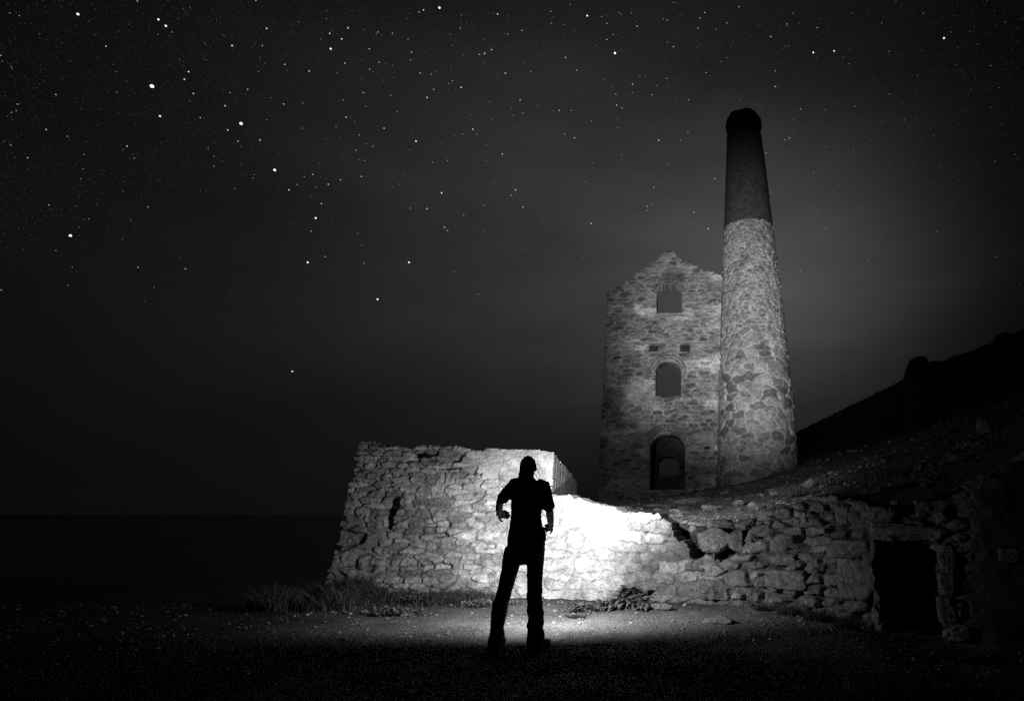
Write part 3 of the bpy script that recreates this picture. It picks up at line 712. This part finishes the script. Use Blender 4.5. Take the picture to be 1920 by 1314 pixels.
# scree, gravel: too many to count
def scatter_rocks(name, pts, sizes, mat, seed, kind='stuff', **kw):
    rs = np.random.RandomState(seed); n = len(pts); V0 = IVs
    jit = 1 + .28 * rs.randn(n, len(V0)).clip(-1.2, 1.2)
    sc3 = (.6 + .8 * rs.rand(n, 3)); sc3[:, 2] *= .6
    V = V0[None] * jit[..., None] * sc3[:, None] * sizes[:, None, None] + pts[:, None]
    Fx = (IFs[None] + (np.arange(n) * len(V0))[:, None, None]).reshape(-1, 3)
    tone = np.repeat(.5 + .9 * rs.rand(n), len(V0))
    return link(name, new_mesh(name, V.reshape(-1, 3), np.zeros((0, 4), int), False, tone, Fx), mat, kind=kind, **kw)
rs = np.random.RandomState(5)
n = 9000; y = 2.6 + 6.3 * rs.rand(n) ** .8; x = (rs.rand(n) * 2.1 - 1.2) * (y + .5)
okk = (fbm(x * 1.5, y * 1.5, 6, 3) + .35 * rs.randn(n) > 0) & (y < np.interp(x, _fx, _fy) - .05) & ~((x < PB[0]) & (y > 8.6))
x, y = x[okk], y[okk]; s_ = .004 + .010 * rs.rand(len(x)) ** 4 * 1.8 + .003 * rs.rand(len(x))
scatter_rocks('gravel', np.stack([x, y, ground_z(x, y) + s_ * .35], -1), s_, M_pebble, 2)
n = 7000; y = 9.3 + 20 * rs.rand(n) ** 1.3; x = (-.2 + rs.rand(n) * .85) * y
okk = fbm(x * .6, y * .35, 3, 3) + .3 * rs.randn(n) > -.05; x, y = x[okk], y[okk]
s_ = (.010 + .055 * rs.rand(len(x)) ** 5) * (y / 12) ** .7
scatter_rocks('scree', np.stack([x, y, bank_z(x, y) + s_ * .3], -1), s_, M_scree, 3)

# ------------------------------------------------------------------ grass, tufts and leafy plants
def blades(name, x, y, z, h, w, mat, seed, lean=.5, segs=3, tone=None, **kw):
    rs = np.random.RandomState(seed); n = len(x); an = rs.rand(n) * 2 * math.pi; ln = (rs.rand(n) * lean + .08) * h
    dx, dy = np.cos(an), np.sin(an); fa = rs.rand(n) * math.pi; wx, wy_ = np.cos(fa), np.sin(fa)
    V = np.zeros((n, 2 * segs + 1, 3)); 
    for k in range(segs):
        f = k / segs; ww = w * (1 - f * .75)
        for q, sg in enumerate((-1, 1)):
            V[:, 2 * k + q, 0] = x + dx * ln * f * f + sg * wx * ww; V[:, 2 * k + q, 1] = y + dy * ln * f * f + sg * wy_ * ww; V[:, 2 * k + q, 2] = z + h * f * (1 - .15 * f)
    V[:, -1, 0] = x + dx * ln; V[:, -1, 1] = y + dy * ln; V[:, -1, 2] = z + h * (.86 - .1 * rs.rand(n))
    b = (np.arange(n) * (2 * segs + 1))[:, None]
    Q = np.concatenate([b + np.array([[2 * k, 2 * k + 1, 2 * k + 3, 2 * k + 2]]) for k in range(segs - 1)]) if segs > 1 else np.zeros((0, 4), int)
    Tt = b + np.array([[2 * segs - 2, 2 * segs - 1, 2 * segs]])
    tn_ = np.repeat(.55 + rs.rand(n) * 1.1 if tone is None else tone, 2 * segs + 1)
    return link(name, new_mesh(name, V.reshape(-1, 3), Q, True, tn_, Tt), mat, **kw)
rs = np.random.RandomState(8)
n = 120000; y = 2.0 + 4.6 * rs.rand(n) ** .9; x = (rs.rand(n) * 2.15 - 1.2) * (y + .6)
okk = fbm(x * 1.1, y * 1.1, 3, 3) + .3 * rs.randn(n) - .75 * sstep(5.4, 6.6, y) > -.15; x, y = x[okk], y[okk]
blades('turf', x, y, ground_z(x, y) - .005, .02 + .035 * rs.rand(len(x)), .0022 + 0 * x, M_turf, 4, .9, 2, kind='stuff')
# thick grass along the foot of the tall wall and clumps along the low one
n = 26000; x = -6.1 + rs.rand(n) * 3.45; wyl = 8.75 + (x - P0[0]) * .4 / (PB[0] - P0[0]); y = wyl - .02 - .95 * rs.rand(n) ** 1.5 * np.interp(x, [-6.1, -5, -3.6, -2.6], [.5, 1, .9, .35])
cl = fbm(x * 2.2, y * 2.2, 5, 3); okk = cl + .2 * rs.randn(n) > -.02; x, y, cl = x[okk], y[okk], cl[okk]
hgt = (.04 + .30 * rs.rand(len(x)) ** 2) * np.interp(x, [-6.2, -5, -3.8, -2.6], [.8, 1.0, .65, .35]) * (1 + 1.1 * cl)
blades('long_grass', x, y, ground_z(x, y) - .01, hgt, .0035 + .007 * rs.rand(len(x)) ** 2, M_turf, 5, 1.1, 3, tone=.6 + 1.3 * rs.rand(len(x)), kind='stuff')
def tuft(u, v, Y, n, hh, spread, seed, label, w=.005, lean=1.0):
    x0, _, z0 = atZ(u, v, .04) if Y is None else atY(u, v, Y); y0 = float(atZ(u, v, .04)[1]) if Y is None else Y
    x0 = float(x0); r = np.random.RandomState(seed)
    qa = r.rand(n) * 6.283; qr = r.rand(n) ** .7; x = x0 + spread * .55 * qr * np.cos(qa); y = y0 + spread * .3 * qr * np.sin(qa)
    z = (ground_z(x, y) if Y is None else np.full(n, float(z0))) - .01
    o = blades('grass_tuft', x, y, z, hh * (.4 + .7 * r.rand(n)), w * (.6 + .8 * r.rand(n)), M_turf, seed, lean, 4, tone=.7 + 1.2 * r.rand(n), label=label, category='grass tuft')
    return o
tuft(1480, 1148, None, 420, .17, .30, 21, 'grass tuft below the long stone in the rubble wall')
tuft(1535, 1158, None, 480, .17, .30, 22, 'spiky grass tuft between the long stone and the doorway')
tuft(1590, 1172, None, 420, .18, .24, 23, 'grass tuft at the left foot of the doorway')
tuft(1430, 1140, None, 260, .12, .22, 24, 'low grass tuft right of the large squared block')
tuft(1800, 1200, None, 300, .16, .3, 25, 'dim grass tuft right of the doorway foot')
tuft(716, 838, 8.78, 26, .09, .05, 26, 'tiny weed sprouting on top of the tall wall', .003, .7)
tuft(815, 866, 8.62, 160, .09, .16, 27, 'grass tuft growing from the ledge near the top of the tall wall', .003, 1.4)
tuft(1455, 1005, wy(1455) - .05, 160, .12, .16, 28, 'dry grass tuft hanging below the pale pointed boulder', .003, 1.6)
for i, (u, v, Y) in enumerate(((1560, 905, 12.5), (1490, 925, 12.0), (1640, 900, 11.))):
    tuft(u, v, Y, 300, .2, .7, 30 + i, ('dim heather tuft on the bank above the long flat boulder', 'dim heather tuft on the bank left of the long flat boulder', 'dim heather tuft above the doorway on the bank')[i])

def leaf_plant(u, v, n, size, spread, seed, label, Y=None):
    r = np.random.RandomState(seed); x0, y0, _ = atZ(u, v, .05); x0, y0 = float(x0), float(y0 if Y is None else Y)
    e = empty('leafy_plant', (x0, y0, float(ground_z(x0, y0))), label=label, category='plant')
    V = []; Q = []; k = 0
    for i in range(n):
        an = r.rand() * 2 * math.pi; el = r.rand() * 1.1 + .15; ll = size * (.55 + .7 * r.rand()); w = ll * (.16 + .1 * r.rand())
        bx, by, bz = spread * r.randn() * .45, spread * r.randn() * .22, .01 + r.rand() * size * .45
        d = np.array([math.cos(an) * math.cos(el), math.sin(an) * math.cos(el), math.sin(el)])
        side = np.cross(d, (0, 0, 1)); side /= np.linalg.norm(side); up = np.cross(side, d)
        for j in range(6):
            f = j / 5; ww = w * math.sin(math.pi * (f * .88 + .06)) + .0005
            c = np.array([bx, by, bz]) + d * ll * f - np.array([0, 0, 1]) * ll * .45 * f * f
            for sg in (-1, 0, 1): V.append(c + side * sg * ww + up * abs(sg) * ww * .35)
        for j in range(5):
            for m_ in range(2): Q.append((k + j * 3 + m_, k + j * 3 + m_ + 1, k + j * 3 + m_ + 4, k + j * 3 + m_ + 3))
        k += 18
    link('foliage', new_mesh('foliage', V, Q, True), M_leaf, e)
    V = []; Q = []
    for i in range(7):
        bx, by = spread * r.randn() * .5, spread * r.randn() * .2; b0 = len(V)
        for j in range(4):
            for q in range(4):
                V.append((bx * j / 3 + .004 * math.cos(q * 1.57), by * j / 3 + .004 * math.sin(q * 1.57), -.02 + size * .7 * j / 3))
        for j in range(3):
            for q in range(4): Q.append((b0 + j * 4 + q, b0 + j * 4 + (q + 1) % 4, b0 + j * 4 + 4 + (q + 1) % 4, b0 + j * 4 + 4 + q))
    link('stem', new_mesh('stem', V, Q, True), M_leaf, e)
leaf_plant(1195, 1136, 230, .17, .18, 41, 'dark leafy plant at the right end of the row of plants under the bright wall')
leaf_plant(1150, 1136, 200, .14, .20, 42, 'leafy plant in the middle of the row of plants under the bright wall')
leaf_plant(1095, 1140, 170, .10, .22, 43, 'pale low leafy plant nearest the person on the right side')
leaf_plant(1178, 1128, 110, .24, .09, 44, 'tallest leafy plant rising against the bright wall', 8.62)
leaf_plant(900, 1132, 170, .08, .22, 45, 'leafy weed at the foot of the tall wall just left of the person')
leaf_plant(800, 1125, 200, .10, .35, 47, 'broad leafy weed among the long grass under the tall wall')
leaf_plant(655, 1120, 200, .12, .35, 48, 'dim leafy weed at the left corner foot of the tall wall')
leaf_plant(735, 1145, 160, .10, .35, 49, 'dim leafy weed at the front of the grass under the tall wall')
leaf_plant(600, 1112, 160, .14, .3, 50, 'darkest leafy bush beyond the left corner of the tall wall')
leaf_plant(965, 1128, 90, .06, .14, 46, 'small weed seen between the legs of the person')

def tube(name, pts, rad, mat, segs=8, parent=None, **kw):
    pts = [np.array(p, float) for p in pts]; V = []; Q = []
    for i, p in enumerate(pts):
        d = pts[min(i + 1, len(pts) - 1)] - pts[max(i - 1, 0)]; d /= np.linalg.norm(d)
        a_ = np.cross(d, (.3, .9, .2)); a_ /= np.linalg.norm(a_); b_ = np.cross(d, a_); r_ = rad[i] if hasattr(rad, '__len__') else rad
        for q in range(segs):
            an = 2 * math.pi * q / segs; V.append(p + (a_ * math.cos(an) + b_ * math.sin(an)) * r_)
    for i in range(len(pts) - 1):
        for q in range(segs): Q.append((i * segs + q, i * segs + (q + 1) % segs, (i + 1) * segs + (q + 1) % segs, (i + 1) * segs + q))
    n = len(V); V.append(pts[0]); V.append(pts[-1]); T_ = []
    for q in range(segs): T_.append((q, n, (q + 1) % segs)); T_.append(((len(pts) - 1) * segs + (q + 1) % segs, n + 1, (len(pts) - 1) * segs + q))
    return link(name, new_mesh(name, V, Q, True, None, T_), mat, parent, **kw)
tx, ty, _ = atZ(1080, 1158, .02); tx, ty = float(tx), float(ty); gz_ = float(ground_z(tx, ty)); wv = 7.0 / F
tube('twig', [(tx - 20 * wv, ty, gz_ + 4.5 * wv), (tx - 16 * wv, ty, gz_ + 3 * wv), (tx - 11 * wv, ty, gz_ + 1.6 * wv), (tx - 5 * wv, ty, gz_ + 2 * wv), (tx + 2 * wv, ty, gz_ + 2.4 * wv), (tx + 9 * wv, ty, gz_ + 1.4 * wv),
              (tx + 15 * wv, ty, gz_ + 1.2 * wv), (tx + 18 * wv, ty, gz_ + 4 * wv), (tx + 19 * wv, ty, gz_ + 7 * wv)],
     [.004, .009, .011, .020, .022, .017, .012, .007, .003], M_bark, label='dark curled twig lying on the bright gravel right of the person', category='twig')

# ------------------------------------------------------------------ the person, seen from behind, with a torch
PYY = 5.87
def pp(u, v, dy=0.):
    x, y, z = atY(u, v, PYY); return np.array([float(x), PYY + dy, float(z)])
PXM = 5.55 / F                                             # metres per photo pixel at the person
def limb(pts, segs=20, caps=3):
    """closed tapering limb: pts = (position, half width, half depth)"""
    P = [np.array(p[0], float) for p in pts]; R1 = [p[1] for p in pts]; R2 = [p[2] if len(p) > 2 else p[1] for p in pts]
    V = []; n = len(P)
    D = [P[min(i + 1, n - 1)] - P[max(i - 1, 0)] for i in range(n)]; D = [d / np.linalg.norm(d) for d in D]
    Pc, Rc1, Rc2, Dc = [], [], [], []
    for k in range(caps): f = math.sin((k + .3) / caps * math.pi / 2); r = min(R1[0], R2[0]); Pc.append(P[0] - D[0] * r * (1 - f) ** .7 * .9); Rc1.append(R1[0] * f); Rc2.append(R2[0] * f); Dc.append(D[0])
    Pc += P; Rc1 += R1; Rc2 += R2; Dc += D
    for k in range(caps): f = math.sin((caps - k - .7) / caps * math.pi / 2); r = min(R1[-1], R2[-1]); Pc.append(P[-1] + D[-1] * r * (1 - f) ** .7 * .9); Rc1.append(R1[-1] * f); Rc2.append(R2[-1] * f); Dc.append(D[-1])
    for p, r1, r2, d in zip(Pc, Rc1, Rc2, Dc):
        ref = np.array([0, 1., 0]) if abs(d[1]) < .8 else np.array([0, 0, 1.])
        a_ = np.cross(ref, d); a_ /= np.linalg.norm(a_); b_ = np.cross(d, a_)
        for q in range(segs):
            an = 2 * math.pi * q / segs; V.append(p + a_ * math.cos(an) * r1 + b_ * math.sin(an) * r2)
    m = len(Pc); Q = [(i * segs + q, i * segs + (q + 1) % segs, (i + 1) * segs + (q + 1) % segs, (i + 1) * segs + q) for i in range(m - 1) for q in range(segs)]
    b0 = len(V); V.append(Pc[0]); V.append(Pc[-1]); T_ = []
    for q in range(segs): T_.append((q, b0, (q + 1) % segs)); T_.append(((m - 1) * segs + (q + 1) % segs, b0 + 1, (m - 1) * segs + q))
    return np.array(V), Q, T_
def fuse(name, pieces, voxel, mat, parent, smooth=4, wrinkle=None, **kw):
    V = []; Q = []; T_ = []; k = 0
    for v, q, t_ in pieces:
        V.append(v); Q += [tuple(i + k for i in f) for f in q]; T_ += [tuple(i + k for i in f) for f in t_]; k += len(v)
    me = new_mesh(name + '_raw', np.concatenate(V), Q, True, None, T_); o = bpy.data.objects.new('raw', me); C.objects.link(o)
    r = o.modifiers.new('r', 'REMESH'); r.mode = 'VOXEL'; r.voxel_size = voxel; r.use_smooth_shade = True
    s = o.modifiers.new('s', 'SMOOTH'); s.iterations = smooth; s.factor = .5
    dg = bpy.context.evaluated_depsgraph_get(); me2 = bpy.data.meshes.new_from_object(o.evaluated_get(dg)); me2.name = name
    bpy.data.objects.remove(o); bpy.data.meshes.remove(me)
    if wrinkle:
        n = len(me2.vertices); co = np.zeros(n * 3, np.float32); me2.vertices.foreach_get('co', co); co = co.reshape(-1, 3).astype(float)
        no = np.zeros(n * 3, np.float32); me2.vertices.foreach_get('normal', no); no = no.reshape(-1, 3)
        fx, fz, amp = wrinkle; w = fbm(co[:, 0] * fx + co[:, 1] * fx * .7, co[:, 2] * fz + 3 * co[:, 0], 3, 3)
        co = co + no * (w * amp)[:, None]; me2.vertices.foreach_set('co', co.astype(np.float32).ravel()); me2.update()
    me2.polygons.foreach_set('use_smooth', np.ones(len(me2.polygons), bool))
    return link(name, me2, mat, parent, **kw)
def ell(c, rx, ry, rz):
    V, Fc = ico(3); return V * np.array([rx, ry, rz]) + np.array(c), [], [tuple(int(i) for i in f) for f in Fc]
px = PXM
sL, sR = pp(965, 908), pp(1019, 910); eL, eR = pp(938, 941, -.02), pp(1031, 957, -.02)
wL, wR = pp(928, 963, .13), pp(1025, 986, .20)
hipL, hipR = pp(967, 1030), pp(1005, 1030)
knL, knR = pp(944, 1120, .03), pp(1003, 1122, .02); anL, anR = pp(932, 1200, -.01), pp(1004, 1204, .0)
neck = pp(990, 897); hd_ = pp(990, 877, .01)
person = empty('person', (float((anL[0] + anR[0]) / 2), PYY, 0), label='person standing with legs apart in dark tee shirt and flared jeans, seen from behind', category='person')
def PL(o): return child_at(o, person)
def hand(w, direc, palmn, thumbside, curl, seed, size=1.0):
    """palm, four fingers of different lengths and a thumb leaving the side of the palm"""
    d = np.array(direc, float); d /= np.linalg.norm(d); n = np.array(palmn, float); n -= d * (n @ d); n /= np.linalg.norm(n); s = np.cross(d, n) * thumbside
    out_ = [limb([(w - d * .02, .025, .021), (w + d * .03, .034, .017), (w + d * .085, .040, .014)])]
    out_ = [limb([(w - d * .02, .024, .024), (w + d * .02, .028, .020)])]
    for k in range(5):
        f = (k - 2) / 2.; out_.append(limb([(w + d * .01 + s * f * .022, .014, .014), (w + d * .085 + s * f * .034, .012, .012)], 12))
    for k, ln_ in enumerate((.072, .080, .074, .058)):
        f = (1.5 - k) / 1.5; b = w + d * .085 + s * f * .031; P = [(b, .0095)]; an = 0.
        for j, fr in enumerate((.45, .32, .23)):
            an += curl * (1 + .12 * k) * (.9 if j else .7); b = b + (d * math.cos(an) + n * math.sin(an)) * ln_ * fr; P.append((b, .0092 - .0012 * j))
        out_.append(limb(P, 12))
    b = w + d * .02 + s * .026; P = [(b, .013)]
    for j, (ln_, a1_, a2_) in enumerate(((.035, .8, .3), (.03, .45, .6), (.024, .2, .9))):
        b = b + (s * math.sin(a1_) + d * math.cos(a1_) * .8 + n * a2_ * .6) * ln_ / 1.05; P.append((b, .0115 - .0012 * j))
    out_.append(limb(P, 12)); return out_
body = []
body.append(limb([(pp(986, 1022), .15, .10), (pp(986, 1000), .145, .095), (pp(987, 970), .125, .09), (pp(989, 935), .145, .10), (pp(990, 915), .15, .09), (pp(990, 905), .10, .07)]))
body.append(limb([(pp(990, 912), .07, .06), (neck, .052, .055), (pp(990, 885, .01), .055, .06)]))
body.append(limb([(sL + [.03, 0, 0], .05, .05), (sL, .052, .05), (eL, .038, .038), (wL * .6 + eL * .4, .036, .036), (wL, .025, .023)]))
body.append(limb([(sR - [.03, 0, 0], .05, .05), (sR, .052, .05), (eR, .038, .038), (wR * .6 + eR * .4, .036, .036), (wR, .025, .023)]))
for h_, k_, a_ in ((hipL, knL, anL), (hipR, knR, anR)):
    body.append(limb([(h_ + [0, 0, .06], .085, .09), (h_, .085, .09), (k_, .052, .055), (k_ * .6 + a_ * .4, .05, .056), (a_, .036, .04), (a_ - [0, 0, .05], .034, .04)]))
    body.append(limb([(a_ + [0, -.03, -.07], .032, .028), (a_ + [0, .13, -.09], .036, .022)]))
# head: skull, jaw, nose, ears
body += [ell(hd_ + [0, .005, .02], .074, .094, .098), ell(hd_ + [0, .035, -.06], .055, .06, .06), ell(hd_ + [0, .098, -.01], .012, .016, .022), ell(hd_ + [0, .092, .022], .05, .016, .012),
         ell(hd_ + [0, .088, -.052], .024, .012, .008), ell(hd_ + [-.075, .0, -.005], .012, .02, .032), ell(hd_ + [.075, .0, -.005], .012, .02, .032)]
body += hand(wL, (.25, .95, -.05), (.9, -.2, -.3), 1, .45, 1)
tdir = np.array([-.05, .97, -.22]); tdir /= np.linalg.norm(tdir)
body += hand(wR, (-.35, .9, -.1), (-.8, -.3, -.4), -1, .62, 2)
PL(fuse('body', body, .006, M_skin, None, 3))
for sgn in (-1, 1): PL(link('eye', new_mesh('eye', ico(2)[0] * .012 + hd_ + np.array([sgn * .03, .086, .012]), np.zeros((0, 4), int), True, None, ico(2)[1]), M_eye))
PL(fuse('t_shirt', [
    limb([(pp(986, 1012), .178, .135), (pp(986, 995), .170, .128), (pp(986.5, 972), .150, .115), (pp(988, 950), .155, .118), (pp(989, 930), .165, .125), (pp(990, 915), .160, .11), (pp(990, 906), .13, .085), (pp(990, 900), .08, .07)], 28, 2),
    limb([(sL + [.05, 0, .01], .06, .07), (sL, .066, .068), (sL * .45 + eL * .55, .062, .062), (sL * .15 + eL * .85, .062, .060)], 20, 1),
    limb([(sR - [.05, 0, -.01], .06, .07), (sR, .066, .068), (sR * .45 + eR * .55, .062, .062), (sR * .12 + eR * .88, .062, .060)], 20, 1),
    limb([(pp(1014, 992, -.02), .05, .06), (pp(1015, 1012, -.02), .052, .06)], 14, 2)], .007, M_shirt, None, 3, (9, 14, .010)))
PL(fuse('jeans', [
    limb([(pp(983, 1040), .150, .12), (pp(984, 1022), .158, .125), (pp(986, 1003), .155, .12)], 28, 2),
    limb([(pp(962, 1028), .078, .11), (pp(958, 1055), .080, .10), (pp(950, 1095), .073, .09), (pp(940, 1125), .070, .082), (pp(933, 1150), .063, .078), (pp(932, 1180), .062, .085), (pp(931.5, 1200), .070, .10), (pp(931.5, 1209), .072, .105)], 24, 1),
    limb([(pp(1001, 1028), .078, .11), (pp(1003, 1055), .078, .10), (pp(1002.5, 1095), .074, .09), (pp(1003, 1125), .072, .084), (pp(1003.5, 1150), .074, .08), (pp(1004, 1180), .076, .09), (pp(1004.5, 1200), .080, .10), (pp(1004.5, 1209), .080, .105)], 24, 1)],
    .007, M_denim, None, 3, (10, 16, .011)))
for a_, yaw in ((anL, -.15), (anR, .45)):
    f_ = np.array([math.sin(yaw), math.cos(yaw), 0]); g = np.array([a_[0], PYY, 0.])
    PL(fuse('shoe', [limb([(g + f_ * -.06 + [0, 0, .045], .045, .045), (g + f_ * .06 + [0, 0, .045], .048, .045), (g + f_ * .17 + [0, 0, .035], .044, .034)], 18), limb([(g + [0, 0, .05], .045, .05), (g + [0, -.01, .12], .042, .05)], 18),
            limb([(g + f_ * -.08 + [0, 0, .014], .046, .013), (g + f_ * .19 + [0, 0, .014], .050, .013)], 16)], .006, M_shoe, None, 2))
hr = [ell(hd_ + [0, -.02, .022], .078, .098, .100), ell(hd_ + [0, -.045, -.04], .075, .06, .09), limb([(hd_ + [-.01, -.05, -.05], .068, .05), (pp(987, 902, -.09), .062, .03)]), limb([(hd_ + [.02, -.06, -.05], .055, .045), (pp(996, 905, -.085), .035, .028)])]
ho = PL(fuse('hair', hr, .007, M_hair, None, 3, (60, 6, .006)))
for i, (du, pts) in enumerate(((0, [(1003, 872), (1009, 880), (1013, 892), (1010, 903)]), (1, [(1004, 868), (1012, 872), (1015, 882)]), (2, [(1002, 885), (1007, 893), (1013, 907)]), (3, [(978, 885), (974, 895), (975, 903)]))):
    st_ = tube('hair_strand', [pp(u, v, -.02) for u, v in pts], [.003] * (len(pts) - 1) + [.001], M_hair, 6); st_.parent = ho

# torch in the right hand, pointed at the wall
tb = wR + np.array([-.045, .085, -.012])
torch = empty('torch', tuple(float(q) for q in tb), label='black metal torch held at the right hip of the person and lighting the wall', category='torch')
def TP(o): return child_at(o, torch)
TP(tube('torch_body', [tb - tdir * .05, tb - tdir * .045, tb + tdir * .06], [.012, .0155, .0155], M_metal, 16))
TP(tube('torch_head', [tb + tdir * .06, tb + tdir * .075, tb + tdir * .11, tb + tdir * .112], [.0155, .022, .024, .024], M_metal, 20))
lens_c = tb + tdir * .114
V_ = [lens_c]; a_ = np.cross(tdir, (0, 0, 1)); a_ /= np.linalg.norm(a_); b_ = np.cross(tdir, a_)
for q in range(20): V_.append(lens_c + (a_ * math.cos(q * math.pi / 10) + b_ * math.sin(q * math.pi / 10)) * .021)
TP(link('torch_lens', new_mesh('torch_lens', V_, np.zeros((0, 4), int), False, None, [(0, 1 + (q + 1) % 20, 1 + q) for q in range(20)]), emis('torch_glow', 6)))
def aim(o, src, dst):
    d = Vector(dst) - Vector(src); o.location = src; o.rotation_euler = d.to_track_quat('-Z', 'Y').to_euler()
def spot(name, src, dst, power, size, blend, rad):
    l = bpy.data.lights.new(name, 'SPOT'); l.energy = power; l.spot_size = math.radians(size); l.spot_blend = blend; l.shadow_soft_size = rad
    o = bpy.data.objects.new(name, l); C.objects.link(o); aim(o, tuple(float(q) for q in src), tuple(float(q) for q in dst)); return o
LP = lens_c + tdir * .03
spot('torch_beam', LP, (float(HB[0]) + .14, 8.95, 1.04), 860, 68, 1.0, .03)
spot('torch_spill', LP, LP + np.array([-.12, 1., -.36]), 250, 180, .85, .05)
# the same torch swept over the building and the slope during the long exposure, held high
SW = np.array([LP[0] + 1.0, LP[1] + .3, 2.3])
spot('torch_side_sweep', LP, (2.6, 6.9, .55), 42, 80, 1.0, .05)
hx_, hy_, hz_ = atY(1392, 580, 30)
spot('torch_sweep', SW, (float(hx_), 30., float(hz_)), 21000, 42, 1.0, .06)
hx_, hy_, hz_ = atY(1300, 945, 14)
spot('torch_low_sweep', SW - np.array([.85, 0, .1]), (float(hx_), 14., float(hz_)), 1350, 66, 1.0, .06)

# ------------------------------------------------------------------ stars
SD = 9000.
def star_pos(u, v):
    a, b, c = ray(u, v); d = np.stack(np.broadcast_arrays(a, b, c), -1); return d / np.linalg.norm(d, axis=-1)[..., None] * SD + np.array([0, 0, CAMZ])
mstar = emis('starlight', 1.3)
named = [(285, 162, 4.3, 'brightest star, high on the left of the sky'), (452, 232, 3.9, 'bright star second along the curved line at upper left'), (515, 319, 3.6, 'bright star third along the curved line at upper left'),
         (1153, 100, 3.4, 'bright lone star high above the gap left of the chimney'), (132, 442, 3.0, 'bright star far left, level with the brick top of the chimney'), (824, 15, 3.1, 'bright star at the top edge left of centre'),
         (146, 27, 2.6, 'star in the upper left corner'), (592, 409, 2.6, 'star fourth along the curved line'), (577, 492, 2.5, 'left star of the level pair over the tall wall'), (767, 492, 2.6, 'right star of the level pair over the tall wall'),
         (708, 561, 2.7, 'star just under the level pair'), (620, 92, 2.5, 'star between the brightest star and the top edge star'), (1101, 30, 2.4, 'star up and left of the bright lone star'), (1770, 72, 2.6, 'star alone in the upper right corner'),
         (1525, 99, 2.4, 'left star of the close pair right of the chimney top'), (1564, 96, 2.1, 'right star of the close pair right of the chimney top'), (311, 49, 2.3, 'lower star of the tight pair near the top left'), (297, 37, 2.2, 'upper star of the tight pair near the top left'),
         (548, 696, 1.9, 'lowest star, alone above the dark sea'), (828, 362, 1.9, 'star a little left of centre at mid height'), (780, 265, 2.1, 'star with faint companions above centre'), (300, 218, 2.1, 'star just below the brightest star')]
SV, SF = ico(3)
for u, v, r_, lab in named:
    p = star_pos(u, v); me = new_mesh('star', SV * (r_ * SD / F * .48), np.zeros((0, 4), int), True, None, SF)
    o = link('star', me, mstar, label=lab, category='star', group='bright stars of the night sky'); o.location = tuple(p)
rs = np.random.RandomState(77); n = 120000  # faint stars, most of them tiny extras added as grain over the sky
u = rs.rand(n) * 3400 - 800; v = rs.rand(n) * 1600 - 900; v = np.where(v > 760, v - 1000, v)
mw = np.exp(-((v - 90 - .10 * (u - 900)) / 230.) ** 2) * np.exp(-((u - 1050) / 620.) ** 2)
keep = rs.rand(n) < .35 + .65 * mw - .6 * sstep(350, 760, v); u, v = u[keep], v[keep]; n = len(u)
mag = rs.rand(n) ** 65 * (1 - .75 * sstep(1350, 1650, u)) * (1 - .85 * sstep(420, 740, v)) * (1 - .5 * sstep(500, 100, u))
P = star_pos(u, v); ov = np.array([(1, 0, 0), (-1, 0, 0), (0, 1, 0), (0, -1, 0), (0, 0, 1), (0, 0, -1)], float)
of = np.array([(0, 2, 4), (2, 1, 4), (1, 3, 4), (3, 0, 4), (2, 0, 5), (1, 2, 5), (3, 1, 5), (0, 3, 5)])
rad = (.50 + .7 * mag) * SD / F
V = P[:, None] + ov[None] * rad[:, None, None]; Fx = (of[None] + (np.arange(n) * 6)[:, None, None]).reshape(-1, 3)
br = np.repeat(.016 + .85 * mag ** .6 + .07 * rs.rand(n) ** 3, 6)
link('faint_stars_grain', new_mesh('faint_stars_grain', V.reshape(-1, 3), np.zeros((0, 4), int), False, br, Fx), emis('faint_star_grain', 'tone'), kind='stuff')
